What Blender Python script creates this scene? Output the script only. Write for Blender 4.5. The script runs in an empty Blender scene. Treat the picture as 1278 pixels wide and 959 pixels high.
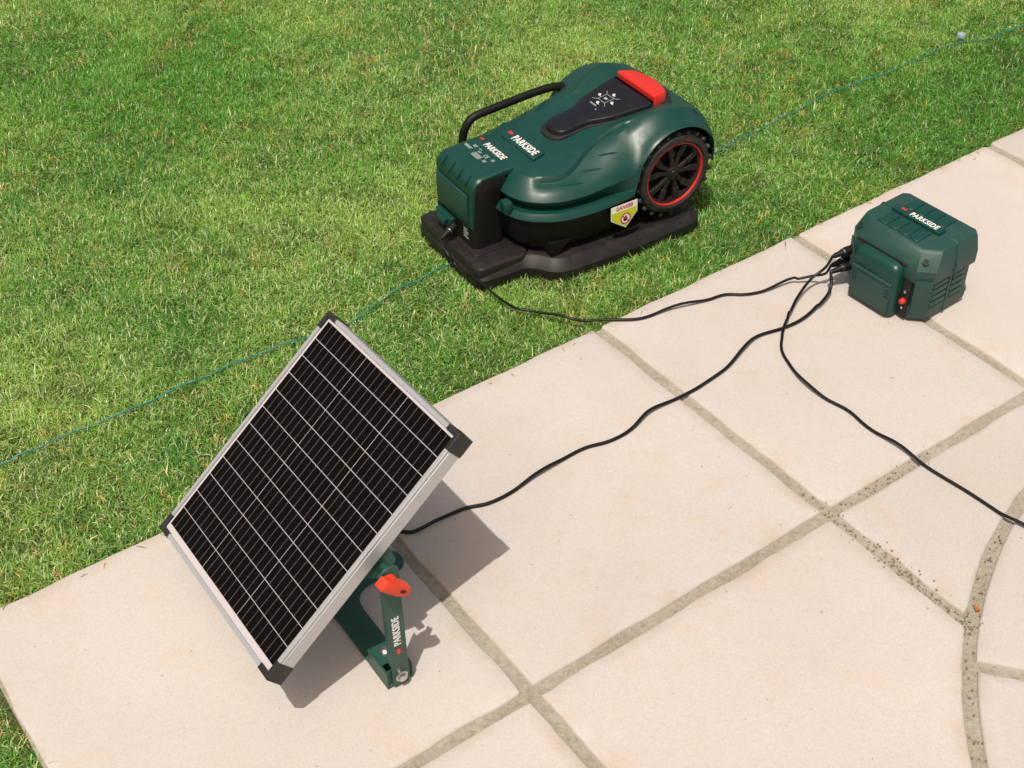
import bpy, bmesh, math, random
import numpy as np
from mathutils import Vector, Matrix
from mathutils.geometry import tessellate_polygon
random.seed(7); rng = np.random.default_rng(7)
R = math.radians
SC = bpy.context.scene
COL = SC.collection
# ------------------------------------------------------------------ camera, sky, sun, exposure
cam = bpy.data.cameras.new('camera'); camo = bpy.data.objects.new('camera', cam); COL.objects.link(camo)
cam.sensor_width = 36; cam.lens = 48.42; cam.clip_start = 0.02; cam.clip_end = 500
PITCH, ROLL = R(40.421), R(-0.7504)
f = Vector((0, math.cos(PITCH), -math.sin(PITCH))); rt = Vector((1, 0, 0)); up = Vector((0, math.sin(PITCH), math.cos(PITCH)))
rt2 = rt * math.cos(ROLL) + up * math.sin(ROLL); up2 = up * math.cos(ROLL) - rt * math.sin(ROLL)
M = Matrix((rt2, up2, -f)).transposed().to_4x4(); M.translation = (0, 0, 1.6)
camo.matrix_world = M
cam.dof.use_dof = True; cam.dof.focus_distance = 2.45; cam.dof.aperture_fstop = 16.0
SC.camera = camo
SUN_AZ, SUN_EL = R(197.73), R(67.38)
w = bpy.data.worlds.new('World'); SC.world = w; w.use_nodes = True
nt = w.node_tree; bg = nt.nodes['Background']
sky = nt.nodes.new('ShaderNodeTexSky'); sky.sky_type = 'NISHITA'; sky.sun_disc = False
sky.sun_elevation = SUN_EL; sky.sun_rotation = SUN_AZ; sky.air_density = 1.0; sky.dust_density = 4.0; sky.ozone_density = 0.4
wb = nt.nodes.new('ShaderNodeMix'); wb.data_type = 'RGBA'; wb.blend_type = 'MULTIPLY'; wb.inputs[0].default_value = 1.0
wb.inputs[7].default_value = (1.16, 1.0, 0.80, 1)                    # the photograph's warm white balance
nt.links.new(sky.outputs[0], wb.inputs[6]); nt.links.new(wb.outputs[2], bg.inputs[0]); bg.inputs[1].default_value = 0.12
sl = bpy.data.lights.new('sun', 'SUN'); sl.energy = 3.6; sl.angle = R(0.55); sl.color = (1.0, 0.945, 0.865)
so = bpy.data.objects.new('sun', sl); COL.objects.link(so)
sdir = Vector((math.cos(SUN_EL) * math.sin(SUN_AZ), math.cos(SUN_EL) * math.cos(SUN_AZ), math.sin(SUN_EL)))
so.rotation_euler = sdir.to_track_quat('Z', 'Y').to_euler(); so.location = (-1, -3, 8)
SC.view_settings.view_transform = 'Standard'; SC.view_settings.look = 'None'
SC.view_settings.exposure = 0.0; SC.view_settings.gamma = 1.0
SC.cycles.max_bounces = 8; SC.cycles.filter_width = 1.5

# ------------------------------------------------------------------ helpers
def tag(o, label=None, cat=None, group=None, kind=None):
    for k, v in (('label', label), ('category', cat), ('group', group), ('kind', kind)):
        if v: o[k] = v
    return o
def empty(name, loc, rz=0.0):
    o = bpy.data.objects.new(name, None); COL.objects.link(o)
    o.location = loc; o.rotation_euler = (0, 0, rz); o.empty_display_size = 0.05
    return o
def link(name, me, parent=None):
    o = bpy.data.objects.new(name, me); COL.objects.link(o); o.parent = parent
    return o
def finish(name, bm, mat, parent=None, sharp=32, M=None, mats=None):
    if M is not None: bmesh.ops.transform(bm, matrix=M, verts=bm.verts)
    bmesh.ops.recalc_face_normals(bm, faces=bm.faces)
    me = bpy.data.meshes.new(name); bm.to_mesh(me); bm.free()
    for m in (mats or [mat]): me.materials.append(m)
    if sharp:
        me.shade_smooth(); me.set_sharp_from_angle(angle=R(sharp))
    return link(name, me, parent)
def add_box(bm, c, s, bev=0.0, seg=2, M=None, mi=0):
    r = bmesh.ops.create_cube(bm, size=1.0)
    vs = r['verts']
    bmesh.ops.scale(bm, vec=s, verts=vs); bmesh.ops.translate(bm, vec=c, verts=vs)
    if M is not None: bmesh.ops.transform(bm, matrix=M, verts=vs)
    es = list({e for v in vs for e in v.link_edges}); fs = {fc for v in vs for fc in v.link_faces}
    for fc in fs: fc.material_index = mi
    if bev > 0: bmesh.ops.bevel(bm, geom=es, offset=bev, segments=seg, affect='EDGES', profile=0.5)
def add_loops(bm, loops, close_ring=True, cap0=True, cap1=True, mi=0):
    """skin a list of equally long point loops"""
    vv = [[bm.verts.new(p) for p in lp] for lp in loops]
    n = len(vv[0])
    for a, b in zip(vv[:-1], vv[1:]):
        for i in range(n if close_ring else n - 1):
            j = (i + 1) % n
            fc = bm.faces.new((a[i], a[j], b[j], b[i])); fc.material_index = mi
    if cap0: bm.faces.new(list(reversed(vv[0]))).material_index = mi
    if cap1: bm.faces.new(vv[-1]).material_index = mi
    return vv
def inset_poly(pts, d):
    """inward offset of a counter-clockwise polygon"""
    out = []; n = len(pts)
    for i in range(n):
        p0, p1, p2 = Vector(pts[i - 1]), Vector(pts[i]), Vector(pts[(i + 1) % n])
        e1 = (p1 - p0).normalized(); e2 = (p2 - p1).normalized()
        n1 = Vector((-e1.y, e1.x)); n2 = Vector((-e2.y, e2.x))
        b = n1 + n2; k = max(b.dot(b), 0.3)
        out.append(tuple(p1 + b * (2 * d / k)))
    return out
def round_poly(pts, r, seg=4):
    out = []; n = len(pts)
    for i in range(n):
        p0, p1, p2 = Vector(pts[i - 1]), Vector(pts[i]), Vector(pts[(i + 1) % n])
        rr = r[i] if isinstance(r, (list, tuple)) else r
        a = p1 + (p0 - p1).normalized() * rr; b = p1 + (p2 - p1).normalized() * rr
        for k in range(seg + 1):
            t = k / seg
            out.append(tuple(a * (1 - t) ** 2 + p1 * 2 * t * (1 - t) + b * t * t))
    return out
def area2(p): return sum(p[i - 1][0] * p[i][1] - p[i][0] * p[i - 1][1] for i in range(len(p)))
def add_prism(bm, pts, z0, z1, bev=0.0, M=None, mi=0):
    if area2(pts) < 0: pts = list(reversed(pts))
    loops = [[(x, y, z0) for x, y in pts]]
    if bev > 0:
        loops.append([(x, y, z1 - bev) for x, y in pts])
        ins = inset_poly(pts, bev * 0.35); loops.append([(x, y, z1 - bev * 0.35) for x, y in ins])
        ins = inset_poly(pts, bev); loops.append([(x, y, z1) for x, y in ins])
    else: loops.append([(x, y, z1) for x, y in pts])
    if M is not None: loops = [[M @ Vector(p) for p in lp] for lp in loops]
    add_loops(bm, loops, mi=mi)
def catmull(P, n):
    P = [Vector(p) for p in P]; out = []
    Q = [P[0] * 2 - P[1]] + P + [P[-1] * 2 - P[-2]]
    m = len(P) - 1
    for k in range(n):
        t = k / (n - 1) * m; i = min(int(t), m - 1); u = t - i
        a, b, c, d = Q[i:i + 4]
        out.append(0.5 * ((2 * b) + (c - a) * u + (2 * a - 5 * b + 4 * c - d) * u * u + (3 * b - a - 3 * c + d) * u ** 3))
    return out
def add_tube(bm, path, r, seg=10, caps=True, mi=0):
    path = [Vector(p) for p in path]; n = len(path); loops = []
    nrm = None
    for i, p in enumerate(path):
        t = (path[min(i + 1, n - 1)] - path[max(i - 1, 0)]).normalized()
        if nrm is None: nrm = t.orthogonal().normalized()
        nrm = (nrm - t * nrm.dot(t)).normalized(); b = t.cross(nrm)
        rr = r[i] if isinstance(r, (list, tuple)) else r
        loops.append([p + (nrm * math.cos(a) + b * math.sin(a)) * rr for a in [2 * math.pi * k / seg for k in range(seg)]])
    add_loops(bm, loops, cap0=caps, cap1=caps, mi=mi)
def axis_matrix(o, z, x=None):
    z = Vector(z).normalized()
    x = Vector(x) if x is not None else z.orthogonal()
    x = (x - z * x.dot(z)).normalized(); y = z.cross(x)
    m = Matrix((x, y, z)).transposed().to_4x4(); m.translation = o
    return m
def add_lathe(bm, prof, seg=32, M=None, mi=0, closed=False):
    """prof: list of (radius, height), turned about local z"""
    loops = [[(max(r, 1e-5) * math.cos(2 * math.pi * k / seg), max(r, 1e-5) * math.sin(2 * math.pi * k / seg), h) for k in range(seg)] for r, h in prof]
    if M is not None: loops = [[M @ Vector(p) for p in lp] for lp in loops]
    if closed: loops.append(loops[0])
    add_loops(bm, loops, cap0=not closed, cap1=not closed, mi=mi)
    if closed: bmesh.ops.remove_doubles(bm, verts=bm.verts, dist=1e-7)
def text_bm(body, size, bold=0.02, squeeze=0.8, depth=0.0003, shear=0.0):
    cu = bpy.data.curves.new('lettering', 'FONT'); cu.body = body; cu.size = size; cu.offset = bold * size
    cu.extrude = depth; cu.align_x = 'CENTER'; cu.align_y = 'CENTER'; cu.resolution_u = 3; cu.shear = shear
    cu.space_character = 1.08
    o = bpy.data.objects.new('lettering', cu); COL.objects.link(o)
    dg = bpy.context.evaluated_depsgraph_get(); dg.update()
    me = bpy.data.meshes.new_from_object(o.evaluated_get(dg))
    bm = bmesh.new(); bm.from_mesh(me)
    bpy.data.objects.remove(o); bpy.data.curves.remove(cu); bpy.data.meshes.remove(me)
    bmesh.ops.scale(bm, vec=(squeeze, 1, 1), verts=bm.verts)
    return bm
def lettering(body, size, M, mat, parent, **k):
    bm = text_bm(body, size, **k)
    return finish('lettering', bm, mat, parent, sharp=0, M=M)
def maker_mark(M, s, mat, parent):
    """the red lozenge pair in front of the wordmark"""
    bm = bmesh.new()
    for dx in (-0.32, 0.18):
        add_prism(bm, [(s * (dx - 0.34), 0), (s * dx, -s * 0.42), (s * (dx + 0.34), 0), (s * dx, s * 0.42)], 0, 0.0004 + (0.0001 if dx > 0 else 0))
    return finish('emblem', bm, mat, parent, sharp=0, M=M)

# ------------------------------------------------------------------ materials
def new_mat(name):
    m = bpy.data.materials.new(name); m.use_nodes = True
    return m, m.node_tree, m.node_tree.nodes['Principled BSDF']
def node(t, kind, **inp):
    n = t.nodes.new(kind)
    for k, v in inp.items():
        n.inputs[k.replace('_', ' ')].default_value = v
    return n
def mixc(t, fac, a, b, mode='MIX'):
    n = t.nodes.new('ShaderNodeMix'); n.data_type = 'RGBA'; n.blend_type = mode
    for s, v in ((0, fac), (6, a), (7, b)):
        if hasattr(v, 'node'): t.links.new(v, n.inputs[s])
        else: n.inputs[s].default_value = v if s == 0 else (*v, 1)
    return n.outputs[2]
def ramp(t, src, pts):
    n = t.nodes.new('ShaderNodeValToRGB'); e = n.color_ramp.elements
    while len(e) < len(pts): e.new(0.5)
    for el, (p, v) in zip(e, pts):
        el.position = p; el.color = (*v, 1) if isinstance(v, tuple) else (v, v, v, 1)
    t.links.new(src, n.inputs[0]); return n.outputs[0]
def noise(t, scale, detail=3, rough=0.55, vec=None):
    n = node(t, 'ShaderNodeTexNoise', Scale=scale, Detail=detail, Roughness=rough)
    if vec is None:
        if 'tc' not in t.nodes: t.nodes.new('ShaderNodeTexCoord').name = 'tc'
        vec = t.nodes['tc'].outputs['Object']
    t.links.new(vec, n.inputs['Vector'])
    return n.outputs['Fac']
def bump(t, b, src, strength, dist):
    n = node(t, 'ShaderNodeBump', Strength=strength, Distance=dist); t.links.new(src, n.inputs['Height'])
    t.links.new(n.outputs[0], b.inputs['Normal']); return n
def plastic(name, col, rough, grain=900, gs=0.25, metal=0.0, dirt=0.15, spec=0.5, dcol=(0.16, 0.14, 0.11)):
    m, t, b = new_mat(name)
    n1 = noise(t, 38, 5, 0.65); n2 = noise(t, grain, 2)
    c = mixc(t, ramp(t, n1, [(0.48, 0.0), (0.8, dirt)]), col, dcol)
    t.links.new(c, b.inputs['Base Color'])
    t.links.new(ramp(t, n1, [(0.3, max(rough - 0.05, 0)), (0.75, rough + 0.08)]), b.inputs['Roughness'])
    b.inputs['Metallic'].default_value = metal; b.inputs['Specular IOR Level'].default_value = spec
    bump(t, b, n2, gs, 0.0004)
    return m
GREEN = plastic('hood_green_plastic', (0.0055, 0.046, 0.037), 0.35, 1500, 0.18, dirt=0.04, spec=0.38)
GREENM = plastic('matte_green_plastic', (0.012, 0.055, 0.045), 0.50, 1200, 0.35, dirt=0.10)
GREENP = plastic('powder_coated_green_steel', (0.014, 0.070, 0.052), 0.42, 1800, 0.25, dirt=0.05)
BLACK = plastic('black_plastic', (0.0065, 0.006, 0.0058), 0.48, 1400, 0.3, dirt=0.03, spec=0.22)
BLACKD = plastic('dusty_black_plastic', (0.012, 0.0105, 0.010), 0.48, 900, 0.45, dirt=0.12, spec=0.30)
CAPM = plastic('corner_cap_plastic', (0.018, 0.016, 0.016), 0.40, 1400, 0.3, dirt=0.1)
CONSOLE = plastic('console_plastic', (0.009, 0.009, 0.012), 0.38, 1600, 0.15, dirt=0.03, spec=0.3)
RUBBER = plastic('tyre_rubber', (0.012, 0.012, 0.0125), 0.55, 700, 0.4, dirt=0.2)
RED = plastic('red_plastic', (0.62, 0.022, 0.016), 0.38, 1400, 0.15, dirt=0.03)
ORANGE = plastic('orange_red_plastic', (0.70, 0.045, 0.012), 0.42, 1400, 0.15, dirt=0.03)
REDPRINT = plastic('red_print', (0.50, 0.03, 0.03), 0.5, 1400, 0.1, dirt=0.02)
WHITEP = plastic('white_print', (0.72, 0.72, 0.69), 0.55, 1400, 0.1, dirt=0.05)
GREYP = plastic('grey_print', (0.30, 0.36, 0.33), 0.6, 1400, 0.1, dirt=0.05)
YELLOWP = plastic('yellow_print', (0.52, 0.55, 0.02), 0.5, 1400, 0.1, dirt=0.05)
STEEL = plastic('zinc_plated_steel', (0.62, 0.61, 0.58), 0.28, 900, 0.25, metal=1.0, dirt=0.1)
DARK = plastic('dark_recess', (0.006, 0.006, 0.006), 0.7, 900, 0.2, dirt=0.0)
ALU = plastic('anodised_aluminium', (0.50, 0.50, 0.515), 0.40, 1500, 0.2, metal=0.45, dirt=0.08)
CABLE = plastic('cable_rubber', (0.005, 0.0045, 0.0045), 0.36, 1200, 0.25, dirt=0.05, spec=0.35)
WIREM = plastic('teal_wire_sleeve', (0.02, 0.20, 0.17), 0.4, 1200, 0.2, dirt=0.1)
PEGM = plastic('pale_peg_plastic', (0.27, 0.35, 0.43), 0.45, 900, 0.2, dirt=0.1)
BACK = plastic('white_backsheet', (0.50, 0.465, 0.475), 0.25, 900, 0.05, dirt=0.03)
STRAWM = plastic('dry_straw', (0.38, 0.27, 0.10), 0.7, 900, 0.2, dirt=0.1)

def cell_mat():
    m, t, b = new_mat('monocrystalline_cell')
    tc = t.nodes.new('ShaderNodeTexCoord'); tc.name = 'tc'
    sx = t.nodes.new('ShaderNodeSeparateXYZ'); t.links.new(tc.outputs['Object'], sx.inputs[0])
    def stripes(sock, n_per, width, off=0.0):
        a = t.nodes.new('ShaderNodeMath'); a.operation = 'MULTIPLY_ADD'; t.links.new(sock, a.inputs[0]); a.inputs[1].default_value = n_per; a.inputs[2].default_value = off
        fr = t.nodes.new('ShaderNodeMath'); fr.operation = 'FRACT'; t.links.new(a.outputs[0], fr.inputs[0])
        d = t.nodes.new('ShaderNodeMath'); d.operation = 'SUBTRACT'; t.links.new(fr.outputs[0], d.inputs[0]); d.inputs[1].default_value = 0.5
        ab = t.nodes.new('ShaderNodeMath'); ab.operation = 'ABSOLUTE'; t.links.new(d.outputs[0], ab.inputs[0])
        lt = t.nodes.new('ShaderNodeMath'); lt.operation = 'LESS_THAN'; t.links.new(ab.outputs[0], lt.inputs[0]); lt.inputs[1].default_value = width
        return lt.outputs[0]
    bus = stripes(sx.outputs['X'], 1 / 0.0150, 0.020, 0.5)
    n1 = noise(t, 30, 2)
    base = mixc(t, n1, (0.0028, 0.0018, 0.0018), (0.0050, 0.0034, 0.0034))
    c = mixc(t, bus, base, (0.15, 0.14, 0.135))
    t.links.new(c, b.inputs['Base Color'])
    b.inputs['Roughness'].default_value = 0.45; b.inputs['Specular IOR Level'].default_value = 0.05
    b.inputs['Coat Weight'].default_value = 0.07; b.inputs['Coat Roughness'].default_value = 0.12; b.inputs['Coat IOR'].default_value = 1.38
    return m
CELL = cell_mat()

def slab_mat():
    m, t, b = new_mat('cream_sandstone_slab')
    oi = t.nodes.new('ShaderNodeObjectInfo')
    tc = t.nodes.new('ShaderNodeTexCoord'); tc.name = 'tc'
    off = t.nodes.new('ShaderNodeVectorMath'); off.operation = 'MULTIPLY_ADD'
    cmb = t.nodes.new('ShaderNodeCombineXYZ'); cmb.inputs[0].default_value = 37; cmb.inputs[1].default_value = 91; cmb.inputs[2].default_value = 13
    rv = t.nodes.new('ShaderNodeCombineXYZ')
    for k in range(3): t.links.new(oi.outputs['Random'], rv.inputs[k])
    t.links.new(rv.outputs[0], off.inputs[0]); t.links.new(cmb.outputs[0], off.inputs[1]); t.links.new(tc.outputs['Object'], off.inputs[2])
    vec = off.outputs[0]
    big = noise(t, 3.2, 4, 0.6, vec); mid = noise(t, 17, 5, 0.65, vec); fine = noise(t, 260, 3, 0.7, vec); speck = noise(t, 95, 2, 0.5, vec); stain = noise(t, 5.5, 5, 0.7, vec)
    ed = t.nodes.new('ShaderNodeAttribute'); ed.attribute_name = 'rim'
    c = mixc(t, ramp(t, big, [(0.35, 0.0), (0.7, 1.0)]), (0.480, 0.447, 0.426), (0.518, 0.483, 0.462))
    c = mixc(t, ramp(t, mid, [(0.52, 0.0), (0.78, 0.42)]), c, (0.52, 0.41, 0.29))
    c = mixc(t, ramp(t, stain, [(0.56, 0.0), (0.74, 0.45)]), c, (0.47, 0.385, 0.285))
    em = t.nodes.new('ShaderNodeMath'); em.operation = 'MULTIPLY'; t.links.new(ed.outputs['Fac'], em.inputs[0]); t.links.new(ramp(t, mid, [(0.40, 0.0), (0.75, 0.50)]), em.inputs[1])
    c = mixc(t, em.outputs[0], c, (0.36, 0.30, 0.215))
    c = mixc(t, ramp(t, fine, [(0.30, 0.34), (0.56, 0.0)]), c, (0.38, 0.33, 0.28))
    c = mixc(t, ramp(t, fine, [(0.58, 0.0), (0.78, 0.30)]), c, (0.64, 0.59, 0.54))
    c = mixc(t, ramp(t, speck, [(0.745, 0.0), (0.79, 0.75)]), c, (0.26, 0.21, 0.15))
    hue = mixc(t, oi.outputs['Random'], (0.94, 0.935, 0.92), (1.04, 1.02, 1.0))
    c = mixc(t, 1.0, c, hue, 'MULTIPLY')
    t.links.new(c, b.inputs['Base Color']); b.inputs['Roughness'].default_value = 0.82; b.inputs['Specular IOR Level'].default_value = 0.3
    mx = t.nodes.new('ShaderNodeMath'); mx.operation = 'MULTIPLY_ADD'; t.links.new(mid, mx.inputs[0]); mx.inputs[1].default_value = 0.8; t.links.new(fine, mx.inputs[2])
    bump(t, b, mx.outputs[0], 0.35, 0.0015)
    return m
SLAB = slab_mat()
def mortar_mat():
    m, t, b = new_mat('weathered_mortar')
    a = noise(t, 9, 4, 0.6); g = noise(t, 120, 5, 0.75); s = noise(t, 60, 3, 0.6)
    c = mixc(t, ramp(t, a, [(0.35, 0.0), (0.7, 1.0)]), (0.42, 0.385, 0.315), (0.335, 0.295, 0.225))
    c = mixc(t, ramp(t, g, [(0.36, 0.45), (0.52, 0.0)]), c, (0.17, 0.14, 0.10))
    c = mixc(t, ramp(t, g, [(0.58, 0.0), (0.72, 0.6)]), c, (0.58, 0.52, 0.42))
    c = mixc(t, ramp(t, s, [(0.70, 0.0), (0.76, 0.5)]), c, (0.13, 0.115, 0.07))
    t.links.new(c, b.inputs['Base Color']); b.inputs['Roughness'].default_value = 0.95
    bump(t, b, g, 0.9, 0.006)
    return m
MORTAR = mortar_mat()
def soil_mat():
    m, t, b = new_mat('soil_and_thatch')
    g = noise(t, 160, 4, 0.7); a = noise(t, 6, 4, 0.6)
    c = mixc(t, ramp(t, g, [(0.35, 0.0), (0.65, 1.0)]), (0.030, 0.040, 0.010), (0.13, 0.13, 0.045))
    c = mixc(t, ramp(t, a, [(0.45, 0.0), (0.7, 0.5)]), c, (0.06, 0.09, 0.02))
    t.links.new(c, b.inputs['Base Color']); b.inputs['Roughness'].default_value = 0.95
    bump(t, b, g, 1.0, 0.008)
    return m
SOIL = soil_mat()
def grass_mat():
    m, t, b = new_mat('grass_blade')
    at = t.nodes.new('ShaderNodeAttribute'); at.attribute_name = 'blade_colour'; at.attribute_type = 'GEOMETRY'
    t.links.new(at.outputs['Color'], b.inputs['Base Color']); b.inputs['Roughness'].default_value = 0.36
    b.inputs['Specular IOR Level'].default_value = 0.5
    tr = t.nodes.new('ShaderNodeBsdfTranslucent')
    c2 = mixc(t, 1.0, at.outputs['Color'], (1.25, 1.2, 0.6), 'MULTIPLY'); t.links.new(c2, tr.inputs['Color'])
    mx = t.nodes.new('ShaderNodeMixShader'); mx.inputs[0].default_value = 0.33
    t.links.new(b.outputs[0], mx.inputs[1]); t.links.new(tr.outputs[0], mx.inputs[2])
    t.links.new(mx.outputs[0], t.nodes['Material Output'].inputs['Surface'])
    return m
GRASS = grass_mat()

# ------------------------------------------------------------------ paving
YAW = R(35.307); PO = Vector((0.1009, 1.2754)) * 1.6
CA, SA = math.cos(YAW), math.sin(YAW)
def g2w(a, b): return (PO.x + a * CA + b * SA, PO.y + a * SA - b * CA)       # a runs along the lawn edge, b away from the lawn
def w2g(x, y): return ((x - PO.x) * CA + (y - PO.y) * SA, (x - PO.x) * SA - (y - PO.y) * CA)
DISC_C, DISC_R = None, None
arc = [(0.7436, 1.4579), (0.7011, 1.369), (0.6785, 1.3151), (0.6511, 1.2418), (0.635, 1.1587), (0.6244, 1.0693)]
def fit_circle(P):
    A = np.array([[2 * x, 2 * y, 1] for x, y in P]); q = np.array([x * x + y * y for x, y in P])
    s = np.linalg.lstsq(A, q, rcond=None)[0]
    return (s[0], s[1]), math.sqrt(s[2] + s[0] ** 2 + s[1] ** 2)
DISC_C, DISC_R = fit_circle(arc)
def densify(P, step=0.03):
    out = []
    for i in range(len(P)):
        a, b = Vector(P[i]), Vector(P[(i + 1) % len(P)])
        n = max(1, int((b - a).length / step))
        out += [tuple(a.lerp(b, k / n)) for k in range(n)]
    return out
def cut_disc(P, c, r):
    D = densify(P, 0.012); ins = [(x - c[0]) ** 2 + (y - c[1]) ** 2 < r * r for x, y in D]
    if not any(ins): return P
    if all(ins): return None
    n = len(D); k = next(i for i in range(n) if not ins[i] and ins[(i + 1) % n])      # last point before entering
    seq = [(k + 1 + i) % n for i in range(n)]
    kept = [D[i] for i in seq if not ins[i]]
    nin = sum(ins)
    a0 = math.atan2(D[seq[0]][1] - c[1], D[seq[0]][0] - c[0]); a1 = math.atan2(D[seq[nin - 1]][1] - c[1], D[seq[nin - 1]][0] - c[0])
    d = (a1 - a0 + math.pi) % (2 * math.pi) - math.pi
    arcp = [(c[0] + r * math.cos(a0 + d * i / 24), c[1] + r * math.sin(a0 + d * i / 24)) for i in range(25)]
    return arcp + kept
def slab(name, P, parent, jit=0.0012, mat=SLAB, z=0.0):
    if area2(P) < 0: P = list(reversed(P))
    P = round_poly(P, 0.006, 2) if len(P) < 8 else P
    if len(P) >= 30: P = [p for i, p in enumerate(P) if i == 0 or math.hypot(p[0] - P[i - 1][0], p[1] - P[i - 1][1]) > 0.0085]
    D = densify(P, 0.022)
    keep = []
    for p in D:
        if not keep or math.hypot(p[0] - keep[-1][0], p[1] - keep[-1][1]) > 0.0022: keep.append(p)
    D = keep; ph = random.random() * 9
    D = [(x + jit * math.sin(x * 61 + ph) + random.uniform(-jit, jit) * .6, y + jit * math.sin(y * 57 + 2 * ph) + random.uniform(-jit, jit) * .6) for x, y in D]
    cx = sum(p[0] for p in D) / len(D); cy = sum(p[1] for p in D) / len(D)
    D0 = [(x - cx, y - cy) for x, y in D]
    bm = bmesh.new()
    i1 = inset_poly(D0, 0.0015); i2 = inset_poly(D0, 0.0045); i3 = [(x * 0.92, y * 0.92) for x, y in i2]
    tz = z + random.uniform(-0.0006, 0.0006)
    add_loops(bm, [[(x, y, -0.04) for x, y in D0], [(x, y, tz - 0.004) for x, y in D0], [(x, y, tz - 0.0012) for x, y in i1], [(x, y, tz) for x, y in i2], [(x, y, tz) for x, y in i3]])
    o = finish(name, bm, mat, parent, sharp=50); o.location = (cx, cy, 0)
    nD = len(D0); at = o.data.attributes.new('rim', 'FLOAT', 'POINT')
    at.data.foreach_set('value', [1.0] * (nD * 4) + [0.0] * nD)
    return o
bm = bmesh.new()
mort = [g2w(-1.205, 0.004), g2w(3.3, 0.004), g2w(3.3, 2.5), g2w(-1.205, 2.5)]
add_prism(bm, mort, -0.06, -0.0065)
paving = finish('paving', bm, MORTAR, None, sharp=0)
tag(paving, 'cream stone patio with grey mortar joints beside the lawn', None, None, 'structure')
A_LINES = [-1.80 + 0.598, -0.598, 0.0, 0.515, 1.115, 1.715, 2.315, 2.915]
B_LINES = [0.0, 0.602, 1.205, 1.81, 2.41]
hj = 0.0095
for bi in range(4):
    for ai in range(len(A_LINES) - 1):
        a0, a1, b0, b1 = A_LINES[ai], A_LINES[ai + 1], B_LINES[bi], B_LINES[bi + 1]
        if a0 > -1.0: a0 += hj
        a1 -= hj
        if bi > 0: b0 += hj
        b1 -= hj
        P = [g2w(a0, b0), g2w(a1, b0), g2w(a1, b1), g2w(a0, b1)]
        P = cut_disc(P, DISC_C, DISC_R + 0.010)
        if P and abs(area2(P)) > 0.01: slab('paving_slab', P, paving)
# the round feature at lower right: ring slabs with radial joints
TH = [R(a) for a in range(60, 301, 24)]
th0 = math.atan2(1.239 - DISC_C[1], 0.676 - DISC_C[0])           # a radial joint seen in the photograph
for k in range(-5, 6):
    t0 = th0 + k * 0.62 + 0.010 / DISC_R; t1 = th0 + (k + 1) * 0.62 - 0.010 / DISC_R
    ro, ri = DISC_R - 0.010, max(DISC_R - 0.42, 0.1)
    P = [(DISC_C[0] + ro * math.cos(t0 + (t1 - t0) * i / 16), DISC_C[1] + ro * math.sin(t0 + (t1 - t0) * i / 16)) for i in range(17)]
    P += [(DISC_C[0] + ri * math.cos(t1 + (t0 - t1) * i / 8), DISC_C[1] + ri * math.sin(t1 + (t0 - t1) * i / 8)) for i in range(9)]
    if k <= 3 and k >= -4: slab('paving_slab', P, paving)

# ------------------------------------------------------------------ lawn
bm = bmesh.new()
gv = [bm.verts.new(p) for p in ((-60, -40, -0.018), (60, -40, -0.018), (60, 80, -0.018), (-60, 80, -0.018))]
bm.faces.new(gv)
lawn = finish('lawn', bm, SOIL, None, sharp=0)
tag(lawn, 'green mown lawn ground along the cream stone patio', None, None, 'structure')

MO = Vector((-0.124, 2.27)); MA = R(32)                          # mower / station frame
def m2w(u, v): return (MO.x + u * math.cos(MA) - v * math.sin(MA), MO.y + u * math.sin(MA) + v * math.cos(MA))
BASE = [(0.0, -0.118), (0.112, -0.122), (0.150, -0.176), (0.30, -0.186), (0.515, -0.178), (0.52, 0.18), (0.30, 0.186), (0.150, 0.176), (0.112, 0.136), (0.0, 0.133)]

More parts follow.
